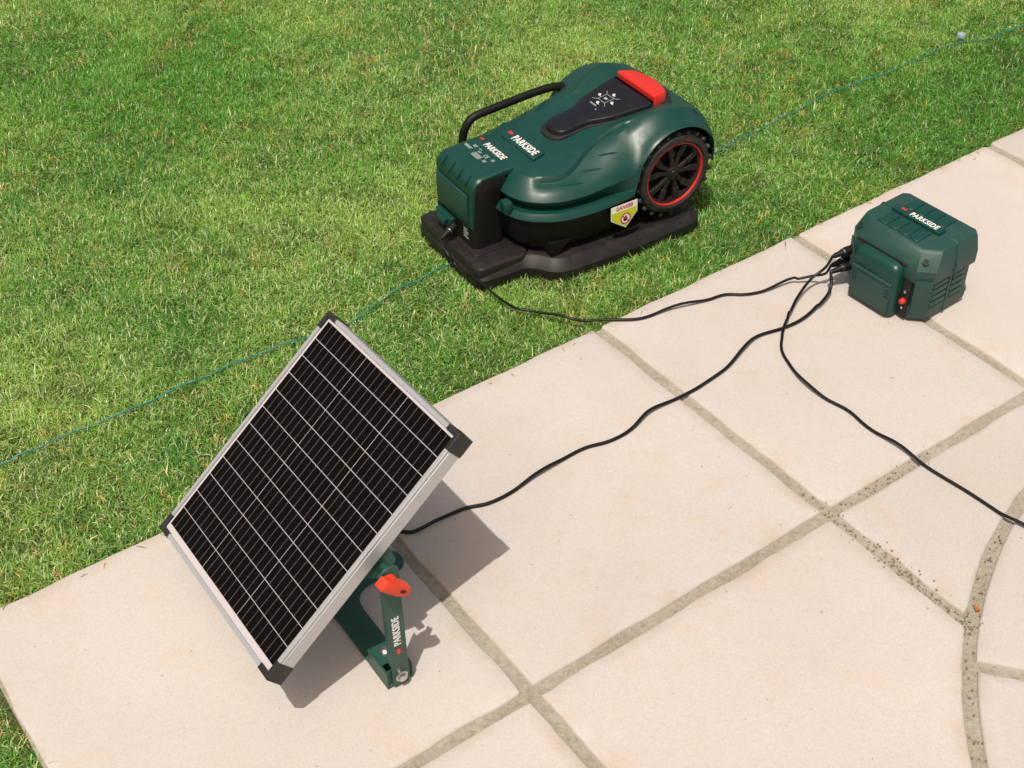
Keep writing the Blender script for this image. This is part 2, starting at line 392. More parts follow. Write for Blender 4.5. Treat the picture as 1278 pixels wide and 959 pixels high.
def vnoise(x, y, s, seed):
    r = np.random.default_rng(seed); G = r.random((64, 64))
    X = x * s + 31.7; Y = y * s + 17.3
    i = np.floor(X).astype(int); j = np.floor(Y).astype(int); fx = X - i; fy = Y - j
    fx = fx * fx * (3 - 2 * fx); fy = fy * fy * (3 - 2 * fy)
    g = lambda a, b: G[a % 64, b % 64]
    return (g(i, j) * (1 - fx) + g(i + 1, j) * fx) * (1 - fy) + (g(i, j + 1) * (1 - fx) + g(i + 1, j + 1) * fx) * fy
def in_poly(x, y, P):
    c = np.zeros(len(x), bool); n = len(P)
    for i in range(n):
        x0, y0 = P[i - 1]; x1, y1 = P[i]
        if y0 == y1: continue
        c ^= ((y0 > y) != (y1 > y)) & (x < (x1 - x0) * (y - y0) / (y1 - y0) + x0)
    return c
def blades():
    N = 2300000
    x = rng.uniform(-2.3, 2.1, N); y = rng.uniform(0.7, 4.3, N)
    a = (x - PO.x) * CA + (y - PO.y) * SA; b = (x - PO.x) * SA - (y - PO.y) * CA
    edge = (vnoise(x, y, 9, 3) - 0.5) * 0.028 + (vnoise(x, y, 45, 4) - 0.5) * 0.018
    dB = -b + edge                                       # metres into the lawn
    dA = -1.212 - a + edge
    ok = (dB > -0.005) | (dA > -0.005)
    # stay near what the camera or a step to the side could see
    cyy = np.clip(y, 0.7, 9)
    ok &= (np.abs(x) < 0.45 * cyy + 0.40)
    vis = (np.abs(x) < 0.46 * cyy + 0.20) & (y < 3.85)
    ok &= vis | (rng.random(N) < 0.25)
    dens = np.clip(1.0 - 0.10 * np.clip(y - 2.2, 0, 9), 0.75, 1) * (0.72 + 0.28 * (vnoise(x, y, 60, 21) > 0.35))
    ok &= rng.random(N) < dens
    um = (x - MO.x) * math.cos(MA) + (y - MO.y) * math.sin(MA); vm = -(x - MO.x) * math.sin(MA) + (y - MO.y) * math.cos(MA)
    ok &= ~in_poly(um, vm, [(p[0] * 0.985 + 0.003, p[1] * 0.97) for p in BASE])
    x, y, dB, dA = x[ok], y[ok], dB[ok], dA[ok]
    d = np.maximum(dB, dA)
    n = len(x)
    tuft = vnoise(x, y, 34, 5); patch = vnoise(x, y, 3.1, 6) * 0.6 + vnoise(x, y, 8, 7) * 0.4
    h = (0.012 + 0.013 * rng.random(n)) * (0.70 + 0.6 * tuft)
    h *= np.where(rng.random(n) < 0.05, 1.5, 1.0)
    h *= np.clip(0.7 + d / 0.05, 0.7, 1) * np.where((d < 0.015) & (rng.random(n) < 0.12), 1.8, 1.0)
    wd = rng.uniform(0.0011, 0.0023, n)
    # lean follows a slow field (clumps combed together) plus a random part
    fa = vnoise(x, y, 9, 8) * 12.5 + vnoise(x, y, 30, 9) * 5
    az = fa + rng.normal(0, 2.2, n)
    lean = np.clip(rng.normal(1.15, 0.42, n), 0.15, 1.9)
    out = np.exp(-np.clip(d, 0, 1) / 0.012) * (rng.random(n) < 0.6)          # blades at the rim lean over the stone
    ex_, ey_ = SA, -CA
    dx, dy = np.cos(az) + 1.6 * out * ex_, np.sin(az) + 1.6 * out * ey_; nn = np.hypot(dx, dy) + 1e-6; dx, dy = dx / nn, dy / nn
    lean = np.clip(lean + 0.5 * out, 0.1, 1.9); px, py = -dy, dx
    tw = rng.normal(0, 0.6, n)
    pz = np.sin(tw) * 0.6; px = px * np.cos(tw); py = py * np.cos(tw)
    z0 = -0.020
    l1, l2 = h * 0.55, h * 0.5
    bx, by = l1 * np.sin(lean * 0.55), l1 * np.cos(lean * 0.55)
    t2 = np.clip(lean * 1.25, 0, 2.1)
    cx_, cz_ = bx + l2 * np.sin(t2), by + l2 * np.cos(t2)
    V = np.empty((n, 5, 3), np.float32)
    V[:, 0] = np.stack([x - px * wd * .5, y - py * wd * .5, np.full(n, z0)], 1)
    V[:, 1] = np.stack([x + px * wd * .5, y + py * wd * .5, np.full(n, z0)], 1)
    V[:, 2] = np.stack([x + dx * bx + px * wd * .45, y + dy * bx + py * wd * .45, z0 + by + pz * wd * .45], 1)
    V[:, 3] = np.stack([x + dx * bx - px * wd * .45, y + dy * bx - py * wd * .45, z0 + by - pz * wd * .45], 1)
    V[:, 4] = np.stack([x + dx * cx_, y + dy * cx_, z0 + cz_], 1)
    # colours: fresh green, yellow-green, blue-green, straw
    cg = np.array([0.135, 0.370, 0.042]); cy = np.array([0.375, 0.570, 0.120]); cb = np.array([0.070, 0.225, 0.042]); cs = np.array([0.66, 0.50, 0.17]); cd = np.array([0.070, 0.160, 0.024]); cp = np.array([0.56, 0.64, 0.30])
    broad = vnoise(x, y, 0.9, 10) * 0.6 + vnoise(x, y, 2.2, 16) * 0.4                       # dry swathe against the lusher strip by the stone
    lush_no_sheen = np.clip(1.0 - (d - 0.10) / 0.55, 0, 1) * 0.55 + np.clip((x - 0.35) / 0.9, 0, 1) * 0.45  # lusher strip by the stone; rightward ramp paints in the fading sheen
    dry = np.clip(0.76 + (broad - 0.5) * 1.5 - 0.75 * lush_no_sheen, 0, 1)  # dry grass; the paler left also has glare put into its colour
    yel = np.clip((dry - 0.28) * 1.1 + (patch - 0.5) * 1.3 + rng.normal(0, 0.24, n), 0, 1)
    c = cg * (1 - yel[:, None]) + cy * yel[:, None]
    q = np.clip(rng.normal(0.10, 0.3, n) + (0.5 - patch) * 0.9 + 0.35 * lush_no_sheen, 0, 1)[:, None]; c = c * (1 - q) + cb * q
    q = np.clip(rng.normal(0.0, 0.25, n) + 0.16 * lush_no_sheen + (vnoise(x, y, 19, 17) - 0.58) * 1.5, 0, 1)[:, None]; c = c * (1 - q) + cd * q
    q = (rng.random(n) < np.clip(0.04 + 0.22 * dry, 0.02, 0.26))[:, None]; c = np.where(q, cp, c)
    thatch = vnoise(x, y, 11, 11); spot = vnoise(x, y, 62, 14) * (0.55 + 0.45 * vnoise(x, y, 6, 15))
    ps = 0.008 + 0.32 * np.clip((spot - 0.60) * 9, 0, 1) + 0.30 * np.clip(thatch - 0.74, 0, 1) * 2 + 0.16 * np.exp(-np.clip(d, 0, 1) / 0.018)
    st = rng.random(n) < ps
    c[st] = cs * rng.uniform(0.55, 1.2, (st.sum(), 1)) * np.stack([np.ones(st.sum()), rng.uniform(0.85, 1.12, st.sum()), rng.uniform(0.5, 1.2, st.sum())], 1)
    c *= rng.uniform(0.78, 1.22, (n, 1))
    me = bpy.data.meshes.new('grass_blades')
    me.vertices.add(n * 5); me.vertices.foreach_set('co', V.reshape(-1))
    tri = np.array([[0, 1, 2], [0, 2, 3], [3, 2, 4]], np.int32)
    T = (np.arange(n, dtype=np.int32)[:, None, None] * 5 + tri[None]).reshape(-1)
    me.loops.add(len(T)); me.loops.foreach_set('vertex_index', T)
    me.polygons.add(len(T) // 3); me.polygons.foreach_set('loop_start', np.arange(0, len(T), 3, dtype=np.int32))
    at = me.attributes.new('blade_colour', 'FLOAT_COLOR', 'POINT')
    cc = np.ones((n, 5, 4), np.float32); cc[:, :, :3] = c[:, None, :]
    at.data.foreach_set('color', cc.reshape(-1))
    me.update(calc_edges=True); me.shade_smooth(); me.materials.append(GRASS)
    o = link('grass_blades', me)
    tag(o, 'short mown green grass with dry straw patches', None, None, 'stuff')
    print('blades', n)
blades()

# ------------------------------------------------------------------ charging station
st = empty('charging_station', (MO.x, MO.y, 0), MA)
tag(st, 'black charging station plate with green capped docking tower under the mower', 'charging station')
bm = bmesh.new()
bp = round_poly(BASE, [0.03, 0.02, 0.03, 0.06, 0.05, 0.05, 0.06, 0.03, 0.02, 0.03], 5)
if area2(bp) < 0: bp.reverse()
def zb(u, hi): return hi - 0.012 * min(max((u - 0.40) / 0.03, 0), 1)
L0 = [(x, y, -0.012) for x, y in bp]; L1 = [(x, y, 0.008) for x, y in bp]
i1 = inset_poly(bp, 0.002); i2 = inset_poly(bp, 0.017); i3 = inset_poly(bp, 0.020)
add_loops(bm, [L0, L1, [(x, y, 0.0105) for x, y in i1], [(x, y, zb(x, 0.0275)) for x, y in i2], [(x, y, zb(x, 0.029)) for x, y in i3]])
base = finish('base_plate', bm, BLACKD, st, sharp=38)
bm = bmesh.new()
pad = round_poly([(0.004, -0.112), (0.118, -0.112), (0.13, -0.09), (0.13, 0.104), (0.118, 0.126), (0.004, 0.126)], 0.016, 4)
add_prism(bm, pad, 0.012, 0.0335, 0.005)
add_prism(bm, round_poly([(0.022, -0.07), (0.12, -0.066), (0.12, 0.12 - 0.012), (0.022, 0.108)], 0.01, 3), 0.0335, 0.0360, 0.0015)
front_pad = finish('front_pad', bm, BLACKD, st, sharp=38)
for (hu, hv) in ((0.042, -0.092), (0.030, 0.113)):
    bm = bmesh.new(); add_lathe(bm, [(0.0110, 0.030), (0.0110, 0.0339), (0.0, 0.0339)], 20, Matrix.Translation((hu, hv, 0)))
    finish('peg_hole_shade', bm, DARK, st)  # flush dark disc, painting in the shade inside the hole
bm = bmesh.new()
for i in range(9):
    for j in range(2):
        add_box(bm, (0.435 + i * 0.008, -0.135 - j * 0.016 - (i % 2) * 0.006, 0.0195), (0.003, 0.003, 0.003), 0.0008, 1)
finish('wheel_grip', bm, BLACKD, st)
# tower: black body
TV0, TV1 = -0.052, 0.108; TC = (TV0 + TV1) / 2; TW = TV1 - TV0
bm = bmesh.new()
def tower_loop(z, u0, u1, s, c=0.012):
    hw = TW / 2 * s
    P = round_poly([(u0, TC - hw), (u1, TC - hw), (u1, TC + hw), (u0, TC + hw)], c, 4)
    return [(x, y, z) for x, y in P]
add_loops(bm, [tower_loop(0.033, 0.030, 0.104, 1.0), tower_loop(0.042, 0.034, 0.102, 0.985), tower_loop(0.10, 0.037, 0.100, 0.965), tower_loop(0.150, 0.040, 0.104, 0.955), tower_loop(0.176, 0.044, 0.112, 0.95), tower_loop(0.182, 0.050, 0.110, 0.92)])
tower = finish('tower', bm, BLACK, st, sharp=40)
# green cover: profile in (u,z), swept across v
prof = [(0.0335, 0.078), (0.0345, 0.12), (0.0355, 0.160)]
for k in range(1, 7):
    a = math.pi - k / 6 * math.pi / 2
    prof.append((0.0635 + 0.028 * math.cos(a), 0.163 + 0.026 * math.sin(a)))
prof += [(0.10, 0.191), (0.138, 0.1925), (0.152, 0.190), (0.152, 0.184), (0.112, 0.183), (0.066, 0.181), (0.050, 0.170), (0.044, 0.155), (0.042, 0.078)]
def cover_loop(v, sh):
    cu = sum(p[0] for p in prof) / len(prof); cz = 0.15
    return [(p[0] + (cu - p[0]) * sh * 0.05, v, p[1] - sh * 0.004 if p[1] > 0.17 else p[1]) for p in prof]
bm = bmesh.new()
hw = TW / 2 * 0.88
add_loops(bm, [cover_loop(TC - hw, 1.0), cover_loop(TC - hw + 0.004, 0.25), cover_loop(TC - hw + 0.010, 0.0), cover_loop(TC + hw - 0.010, 0.0), cover_loop(TC + hw - 0.004, 0.25), cover_loop(TC + hw, 1.0)])
cover = finish('tower_cover', bm, GREEN, st, sharp=42)
for k in range(4):
    v = TC - 0.045 + k * 0.030
    bm = bmesh.new(); add_box(bm, (0, 0, 0), (0.022, 0.006, 0.004), 0.0015, 2, Matrix.Translation((0.0405, v, 0.180)) @ Matrix.Rotation(R(-48), 4, 'Y'))
    finish('rib', bm, GREEN, cover)
bm = bmesh.new(); add_box(bm, (0.0325, TC + 0.005, 0.118), (0.003, 0.118, 0.062), 0.0014, 2); finish('front_panel', bm, GREENM, cover)
bm = bmesh.new(); add_box(bm, (0.029, TC + 0.028, 0.056), (0.012, 0.062, 0.028), 0.003, 2); add_box(bm, (0.021, TC + 0.026, 0.058), (0.014, 0.030, 0.014), 0.002, 2)
finish('latch', bm, GREEN, st)
bm = bmesh.new(); add_box(bm, (0.0345, TC - 0.044, 0.060), (0.0016, 0.026, 0.030), 0.0004, 1); rs = finish('rating_sticker', bm, DARK, st)
bm = bmesh.new()
for i in range(4): add_box(bm, (0.0334, TC - 0.044 + (i % 2) * 0.002, 0.049 + i * 0.006), (0.0006, 0.018 - (i % 2) * 0.005, 0.0022), 0, 1)
finish('print', bm, GREYP, rs, sharp=0)
# lettering on the tower top
TT = Matrix.Translation((0.1285, TC - 0.004, 0.1930)) @ Matrix.Rotation(R(-90), 4, 'Z')
lettering('PARKSIDE', 0.0205, TT, WHITEP, cover, squeeze=0.72, bold=0.022)
maker_mark(Matrix.Translation((0.1330, TC + 0.050, 0.1928)) @ Matrix.Rotation(R(-90), 4, 'Z'), 0.0105, REDPRINT, cover)
lettering('CE', 0.013, Matrix.Translation((0.104, TC - 0.010, 0.1918)) @ Matrix.Rotation(R(-90), 4, 'Z'), GREYP, cover, squeeze=0.8, bold=0.015)
bm = bmesh.new()
for (u0, v0, wu, wv) in [(0.106, TC + 0.037, 0.010, 0.012), (0.094, TC + 0.045, 0.010, 0.026), (0.110, TC + 0.020, 0.004, 0.012), (0.086, TC + 0.004, 0.013, 0.030), (0.090, TC - 0.022, 0.008, 0.010), (0.102, TC + 0.012, 0.007, 0.012), (0.105, TC - 0.030, 0.008, 0.008)]:
    nl = max(1, int(wu / 0.0026))
    for i in range(nl): add_box(bm, (u0 + i * 0.0026, v0, 0.1913), (0.0014, wv * (0.8 + 0.2 * ((i * 7) % 3) / 2), 0.0004), 0, 1)
finish('rating_print', bm, GREYP, cover, sharp=0)

# ------------------------------------------------------------------ robot mower
mw = empty('robot_mower', (MO.x, MO.y, 0.0), MA)
tag(mw, 'dark green robotic lawn mower with red stop button docked on the lawn', 'robot mower')
ZW = 0.126; UW = 0.441; RW = 0.095
def interp(x, pts):
    return float(np.interp(x, [p[0] for p in pts], [p[1] for p in pts]))
def sst(x, a, b):
    t = min(max((x - a) / (b - a), 0), 1); return t * t * (3 - 2 * t)
def H(u, v):
    z = interp(u, [(0.08, 0.176), (0.12, 0.1885), (0.17, 0.1965), (0.22, 0.203), (0.28, 0.2125), (0.34, 0.2215), (0.40, 0.229), (0.46, 0.233), (0.50, 0.230), (0.53, 0.221), (0.555, 0.205), (0.57, 0.19)])
    av = abs(v)
    z += sst(u, 0.20, 0.37) * (1 - sst(u, 0.43, 0.55)) * 0.022 * sst(av, 0.050, 0.112)
    z -= (1 - sst(u, 0.25, 0.36)) * 0.010 * (av / 0.10) ** 2
    return z
PLAN = [(0.083, 0), (0.083, 0.045), (0.090, 0.088), (0.116, 0.128), (0.165, 0.158), (0.23, 0.169), (0.29, 0.169), (0.36, 0.164), (0.44, 0.160), (0.50, 0.159), (0.541, 0.152), (0.565, 0.105), (0.568, 0)]
NP = 57
half = catmull([(u, v, 0) for u, v in PLAN], NP)
def normal2(i):
    a = half[max(i - 1, 0)]; b = half[min(i + 1, NP - 1)]; t = (b - a); t.z = 0; t.normalize()
    if i == 0: return Vector((1, 0, 0))
    if i == NP - 1: return Vector((-1, 0, 0))
    return Vector((t.y, -t.x, 0))
NRM = [normal2(i) for i in range(NP)]
def arch(u, r):
    d = r * r - (u - UW) ** 2
    return ZW + math.sqrt(d) if d > 0 else -1
def ring(ins, zf, zr, r_arch=None, ins_w=None):
    """inset, z at the nose, z at the wheel, arch radius the ring must clear"""
    pts = []
    for i in range(NP):
        w_ = sst(half[i].x, 0.24, 0.36)
        p = half[i] + NRM[i] * (ins + ((ins if ins_w is None else ins_w) - ins) * w_)
        z = zf + (zr - zf) * sst(p.x, 0.20, 0.44)
        if r_arch and abs(p.y) > 0.09: z = max(z, arch(p.x, r_arch))
        pts.append((p.x, p.y, z))
    full = [(x, -y, z) for x, y, z in pts] + [(x, y, z) for x, y, z in reversed(pts[1:-1])]
    return full
RINGS = [ring(0.014, 0.112, 0.112, 0.1035), ring(0.004, 0.1125, 0.1135, 0.1038, 0.003), ring(0.000, 0.1165, 0.118, 0.1046, 0.0008), ring(0.001, 0.1195, 0.122, 0.1056, 0.0), ring(0.009, 0.1285, 0.130, 0.1062, 0.0006),
         ring(0.030, 0.1285, 0.134, 0.1068, 0.0016), ring(0.019, 0.1480, 0.165, 0.1076, 0.003), ring(0.013, 0.1505, 0.172, 0.1083, 0.0045), ring(0.012, 0.1525, 0.178, 0.1092, 0.0065), ring(0.020, 0.162, 0.196, 0.1112, 0.016), ring(0.031, 0.1705, 0.214, 0.1138, 0.027)]
def top_ring(ins, k):
    """rings lying on the hood, k blends from the last side ring to H"""
    pts = []
    for i in range(NP):
        p = half[i] + NRM[i] * min(ins, 0.99)
        s = 1.0
        zz = H(p.x, p.y)
        z0 = 0.1705 + (0.214 - 0.1705) * sst(p.x, 0.20, 0.44)
        if abs(p.y) > 0.09: z0 = max(z0, arch(p.x, 0.1135))
        z = z0 + (zz - z0) * k
        pts.append((p.x, p.y, z))
    return [(x, -y, z) for x, y, z in pts] + [(x, y, z) for x, y, z in reversed(pts[1:-1])]
def crease(u): return 0.052 + 0.034 * (sst(u, 0.17, 0.30) - sst(u, 0.35, 0.44))
def step(u): return 0.0090 * sst(u, 0.10, 0.13) * (1 - sst(u, 0.34, 0.42))
def hood_ring(f_ins, f_drop, k0=None):
    pts = []
    for i in range(NP):
        c_ = crease(half[i].x); p = half[i] + NRM[i] * f_ins(c_)
        zz = H(p.x, p.y) - f_drop(half[i].x)
        if k0 is not None:
            z0 = 0.1705 + (0.214 - 0.1705) * sst(p.x, 0.20, 0.44)
            if abs(p.y) > 0.09: z0 = max(z0, arch(p.x, 0.1135))
            zz = z0 + (zz - z0) * k0
        pts.append((p.x, p.y, zz))
    return pts
def mirror(pts): return [(x, -y, z) for x, y, z in pts] + [(x, y, z) for x, y, z in reversed(pts[1:-1])]
RINGS += [mirror(hood_ring(lambda c: 0.031 + (c - 0.031) * 0.34, step, 0.52)), mirror(hood_ring(lambda c: 0.031 + (c - 0.031) * 0.64, step, 0.84)),
          mirror(hood_ring(lambda c: c - 0.0045, step)), mirror(hood_ring(lambda c: c - 0.0022, lambda u: step(u) * 0.42)), mirror(hood_ring(lambda c: c + 0.0008, lambda u: 0.0004))]
last = [Vector((x, y, 0)) for x, y, z in hood_ring(lambda c: c + 0.004, lambda u: 0)]
RINGS.append(mirror(hood_ring(lambda c: c + 0.004, lambda u: 0)))
for s in (0.82, 0.64, 0.46, 0.28, 0.12, 0.0):
    pts = []
    for p in last:
        uc = min(max(p.x, 0.20), 0.45)
        u = uc + (p.x - uc) * s; v = p.y * s
        pts.append((u, v, H(u, v)))
    RINGS.append([(x, -y, z) for x, y, z in pts] + [(x, y, z) for x, y, z in reversed(pts[1:-1])])
bm = bmesh.new(); add_loops(bm, RINGS, cap0=False, cap1=False)
bmesh.ops.remove_doubles(bm, verts=bm.verts, dist=1e-5)
hood = finish('hood', bm, GREEN, mw, sharp=30)
# black lower shell
def low_ring(ins, z, vmax=9):
    pts = []
    for i in range(NP):
        p = half[i] + NRM[i] * ins
        x, y = p.x, p.y
        m = sst(x, 0.315, 0.340)
        y = min(y, (1 - m) * 9 + m * 0.090)
        pts.append((x, y, z))
    return [(x, -y, z) for x, y, z in pts] + [(x, y, z) for x, y, z in reversed(pts[1:-1])]
bm = bmesh.new()
add_loops(bm, [low_ring(0.055, 0.036), low_ring(0.030, 0.038), low_ring(0.016, 0.060), low_ring(0.009, 0.090), low_ring(0.006, 0.1120), low_ring(0.03, 0.128)])
lower = finish('lower_shell', bm, BLACK, mw, sharp=36)
for s in (-1, 1):
    bm = bmesh.new()
    add_loops(bm, [[(0.15, s * 0.148, 0.062), (0.195, s * 0.150, 0.062), (0.19, s * 0.11, 0.062), (0.15, s * 0.11, 0.062)], [(0.150, s * 0.146, 0.034), (0.165, s * 0.147, 0.034), (0.165, s * 0.115, 0.034), (0.150, s * 0.115, 0.034)]])
    finish('front_skid', bm, BLACK, lower, sharp=30)
# lip end blocks beside the docking tower
for s in (-1, 1):
    bm = bmesh.new(); add_box(bm, (0.090, s * 0.078, 0.1335), (0.018, 0.022, 0.026), 0.003, 2, None)
    finish('bumper_tip', bm, GREEN, hood)
# vents on the flanks
def surf_z(u, v):
    return H(u, v)
from mathutils.bvhtree import BVHTree
tree = BVHTree.FromPolygons([v.co for v in hood.data.vertices], [list(p.vertices) for p in hood.data.polygons])
def drop(u, v):
    h = tree.ray_cast(Vector((u, v, 1)), Vector((0, 0, -1)))
    return h[0], h[1]
for s in (-1, 1):
    for (u0, v0, u1, v1) in ((0.186, 0.124, 0.228, 0.139), (0.236, 0.116, 0.276, 0.133), (0.280, 0.108, 0.318, 0.125)):
        bm = bmesh.new(); pts = []
        for k in range(7):
            t = k / 6; p, n = drop(u0 + (u1 - u0) * t, s * (v0 + (v1 - v0) * t)); pts.append(p + n * 0.0002)
        add_tube(bm, pts, [0.0004, 0.0018, 0.0022, 0.0022, 0.0022, 0.0018, 0.0004], 8)
        finish('vent_fin', bm, GREEN, hood)
# name plate on the nose
def frame_at(u, v, rz=-90, lift=0.0):
    p, n = drop(u, v)
    x = Vector((0, -1, 0)); x = (x - n * x.dot(n)).normalized()
    m = axis_matrix(p + n * lift, n, x)
    return m
NPm = frame_at(0.1840, 0.008, lift=0.0004)
bm = bmesh.new(); add_prism(bm, round_poly([(-0.060, -0.016), (0.060, -0.016), (0.056, 0.016), (-0.056, 0.016)], 0.004, 3), -0.003, 0.0018, 0.0008)
plate = finish('name_plate', bm, GREEN, hood, M=NPm)
lettering('PARKSIDE', 0.0235, NPm @ Matrix.Translation((0.0085, -0.001, 0.0020)), WHITEP, plate, squeeze=0.74, bold=0.022)
maker_mark(NPm @ Matrix.Translation((-0.0475, 0.003, 0.0019)), 0.0125, REDPRINT, plate)
# console
CON = [(0.243, 0.018), (0.240, 0.0), (0.243, -0.018), (0.256, -0.030), (0.312, -0.031), (0.352, -0.049), (0.392, -0.058), (0.440, -0.067), (0.452, -0.060), (0.455, 0.0), (0.452, 0.060), (0.440, 0.067), (0.392, 0.058), (0.352, 0.049), (0.312, 0.031), (0.256, 0.030)]
cz = lambda u: 0.2145 + (u - 0.23) * 0.116
def con_loops(bm, P, dz0, dz1, bev, mi=0):
    P = round_poly(P, 0.008, 3)
    if area2(P) < 0: P.reverse()
    i1 = inset_poly(P, bev * 0.4); i2 = inset_poly(P, bev)
    add_loops(bm, [[(x, y, cz(x) + dz0) for x, y in P], [(x, y, cz(x) + dz1 - bev) for x, y in P], [(x, y, cz(x) + dz1 - bev * 0.35) for x, y in i1], [(x, y, cz(x) + dz1) for x, y in i2]], mi=mi)
bm = bmesh.new(); con_loops(bm, [(0.36 + (u - 0.36) * 1.09, v * 1.13) for u, v in CON], -0.03, -0.0045, 0.0015)
finish('console_recess', bm, DARK, hood, sharp=40)
bm = bmesh.new(); con_loops(bm, CON, -0.02, 0.0052, 0.003)
console = finish('console', bm, CONSOLE, mw, sharp=40)
def con_frame(u, v):
    sl = (cz(u + .01) - cz(u - .01)) / .02
    n = Vector((-sl, 0, 1)).normalized()
    return axis_matrix(Vector((u, v, cz(u) + 0.0053)), n, (0, -1, 0))
bm = bmesh.new()
F0 = con_frame(0.384, 0.010)
def bar(bm, x0, y0, x1, y1, wd=0.0011, z=0.0):
    a = math.atan2(y1 - y0, x1 - x0); L = math.hypot(x1 - x0, y1 - y0)
    add_box(bm, (0, 0, 0), (L, wd, 0.0005), 0, 1, F0 @ Matrix.Translation(((x0 + x1) / 2, (y0 + y1) / 2, z)) @ Matrix.Rotation(a, 4, 'Z'))
q = 0.0115
for (x0, y0, x1, y1) in [(-q, -q, q, -q), (q, -q, q, q), (q, q, -q, q), (-q, q, -q, -q), (q, q, q + .010, q + .007), (-q, q, -q - .010, q + .007), (q, -q, q + .010, -q - .007), (-q, -q, -q - .010, -q - .007)]: bar(bm, x0, y0, x1, y1)
finish('key_outline', bm, GREYP, console, sharp=0)
for (x, y) in ((0.0, 0.020), (0.021, 0.0), (-0.021, 0.0), (0.0, -0.020)):
    bm = bmesh.new(); add_lathe(bm, [(0.0032, -0.001), (0.0032, 0.0005), (0.0026, 0.0008)], 14, F0 @ Matrix.Translation((x, y, 0)))
    add_box(bm, (0, 0, 0), (0.0080, 0.0012, 0.0004), 0, 1, F0 @ Matrix.Translation((x + 0.004, y - 0.003, 0.0002)))
    finish('key', bm, WHITEP, console)
bm = bmesh.new(); add_box(bm, (0, 0, 0), (0.009, 0.006, 0.0005), 0, 1, F0)
for i in range(6): add_box(bm, (0, 0, 0), (0.0024, 0.0034, 0.0005), 0, 1, F0 @ Matrix.Translation((-0.010 + i * 0.0034, -0.030, 0.0)))
finish('key_print', bm, GREYP, console, sharp=0)['kind'] = 'stuff'
bm = bmesh.new(); add_lathe(bm, [(0.0016, -0.0005), (0.0016, 0.0006)], 10, F0 @ Matrix.Translation((0.018, -0.038, 0))); finish('indicator_light', bm, GREYP, console, sharp=0)
# red stop button
bm = bmesh.new()
RP = round_poly([(0.449, -0.066), (0.486, -0.058), (0.498, -0.030), (0.502, 0.0), (0.498, 0.030), (0.486, 0.058), (0.449, 0.066)], [0.008, 0.012, 0.01, 0.01, 0.01, 0.012, 0.008], 4)
if area2(RP) < 0: RP.reverse()
k0 = lambda x: 0.2575 - (x - 0.455) * 0.14
i1 = inset_poly(RP, 0.0016); i2 = inset_poly(RP, 0.0045)
add_loops(bm, [[(x, y, 0.215) for x, y in RP], [(x, y, k0(x) - 0.0045) for x, y in RP], [(x, y, k0(x) - 0.0016) for x, y in i1], [(x, y, k0(x)) for x, y in i2]])
finish('stop_button', bm, RED, mw, sharp=30)
# rear pocket round the button
bm = bmesh.new(); add_prism(bm, round_poly([(0.44, -0.076), (0.49, -0.072), (0.512, -0.03), (0.512, 0.03), (0.49, 0.072), (0.44, 0.076)], 0.012, 4), 0.2, 0.2365, 0.002)
finish('button_recess', bm, DARK, hood, sharp=40)
# wheels
def wheel(s):
    W = axis_matrix(Vector((UW, s * 0.100, ZW)), (0, s, 0), (1, 0, 0))
    piv = bpy.data.objects.new('wheel', None); COL.objects.link(piv); piv.parent = mw; piv.location = (UW, s * 0.100, ZW); piv.empty_display_size = 0.05
    def fin(name, bm, mat, sharp=35):
        return finish(name, bm, mat, piv, sharp=sharp, M=Matrix.Translation((-UW, -s * 0.100, -ZW)) @ W)
    bm = bmesh.new()
    add_lathe(bm, [(0.070, 0.006), (0.082, 0.003), (0.0885, 0.010), (0.0895, 0.030), (0.0885, 0.050), (0.083, 0.0575), (0.0740, 0.0595), (0.0698, 0.0560), (0.0698, 0.006)], 56, closed=True)
    for k in range(22):
        for row, zc_ in ((0, 0.018), (1, 0.044)):
            a = 2 * math.pi * (k + 0.5 * row) / 22
            add_box(bm, (0.0905, 0, 0), (0.008, 0.0085, 0.024), 0.0012, 1, Matrix.Rotation(a, 4, 'Z') @ Matrix.Translation((0, 0, zc_)) @ Matrix.Rotation(R(18 if row else -18), 4, 'X'))
    fin('tyre', bm, RUBBER)
    bm = bmesh.new(); add_lathe(bm, [(0.0668, 0.0535), (0.0676, 0.0562), (0.0694, 0.0562), (0.0700, 0.0530), (0.0668, 0.050)], 56, closed=True); fin('ring', bm, RED)
    bm = bmesh.new()
    add_lathe(bm, [(0.0, 0.030), (0.030, 0.030), (0.064, 0.026), (0.0735, 0.028), (0.0735, 0.020), (0.0, 0.020)], 40)
    add_lathe(bm, [(0.0668, 0.052), (0.062, 0.050), (0.060, 0.026), (0.0668, 0.026)], 48, closed=True)
    add_lathe(bm, [(0.0, 0.051), (0.012, 0.051), (0.0155, 0.048), (0.017, 0.028), (0.0, 0.028)], 24)
    add_lathe(bm, [(0.0, 0.0535), (0.007, 0.0535), (0.0085, 0.050), (0.0, 0.050)], 16)
    for k in range(5):
        for e in (-1, 1):
            a = 2 * math.pi * k / 5 + 0.2
            p0 = Vector((0.014, e * 0.004, 0.046)); p1 = Vector((0.038, e * 0.009, 0.050)); p2 = Vector((0.0635, e * 0.021, 0.049))
            for s0, s1, w0 in ((p0, p1, 0.0100), (p1, p2, 0.0140)):
                d = s1 - s0; m = axis_matrix((s0 + s1) / 2, (0, 0, 1), (d.x, d.y, 0))
                add_box(bm, (0, 0, -0.008), (d.length + 0.003, w0, 0.018), 0.0018, 1, Matrix.Rotation(a, 4, 'Z') @ m)
    fin('rim', bm, BLACKD)
wheel(-1); wheel(1)
bm = bmesh.new(); add_tube(bm, [(UW, -0.1, ZW), (UW, 0.1, ZW)], 0.012, 12); finish('axle', bm, BLACK, mw)
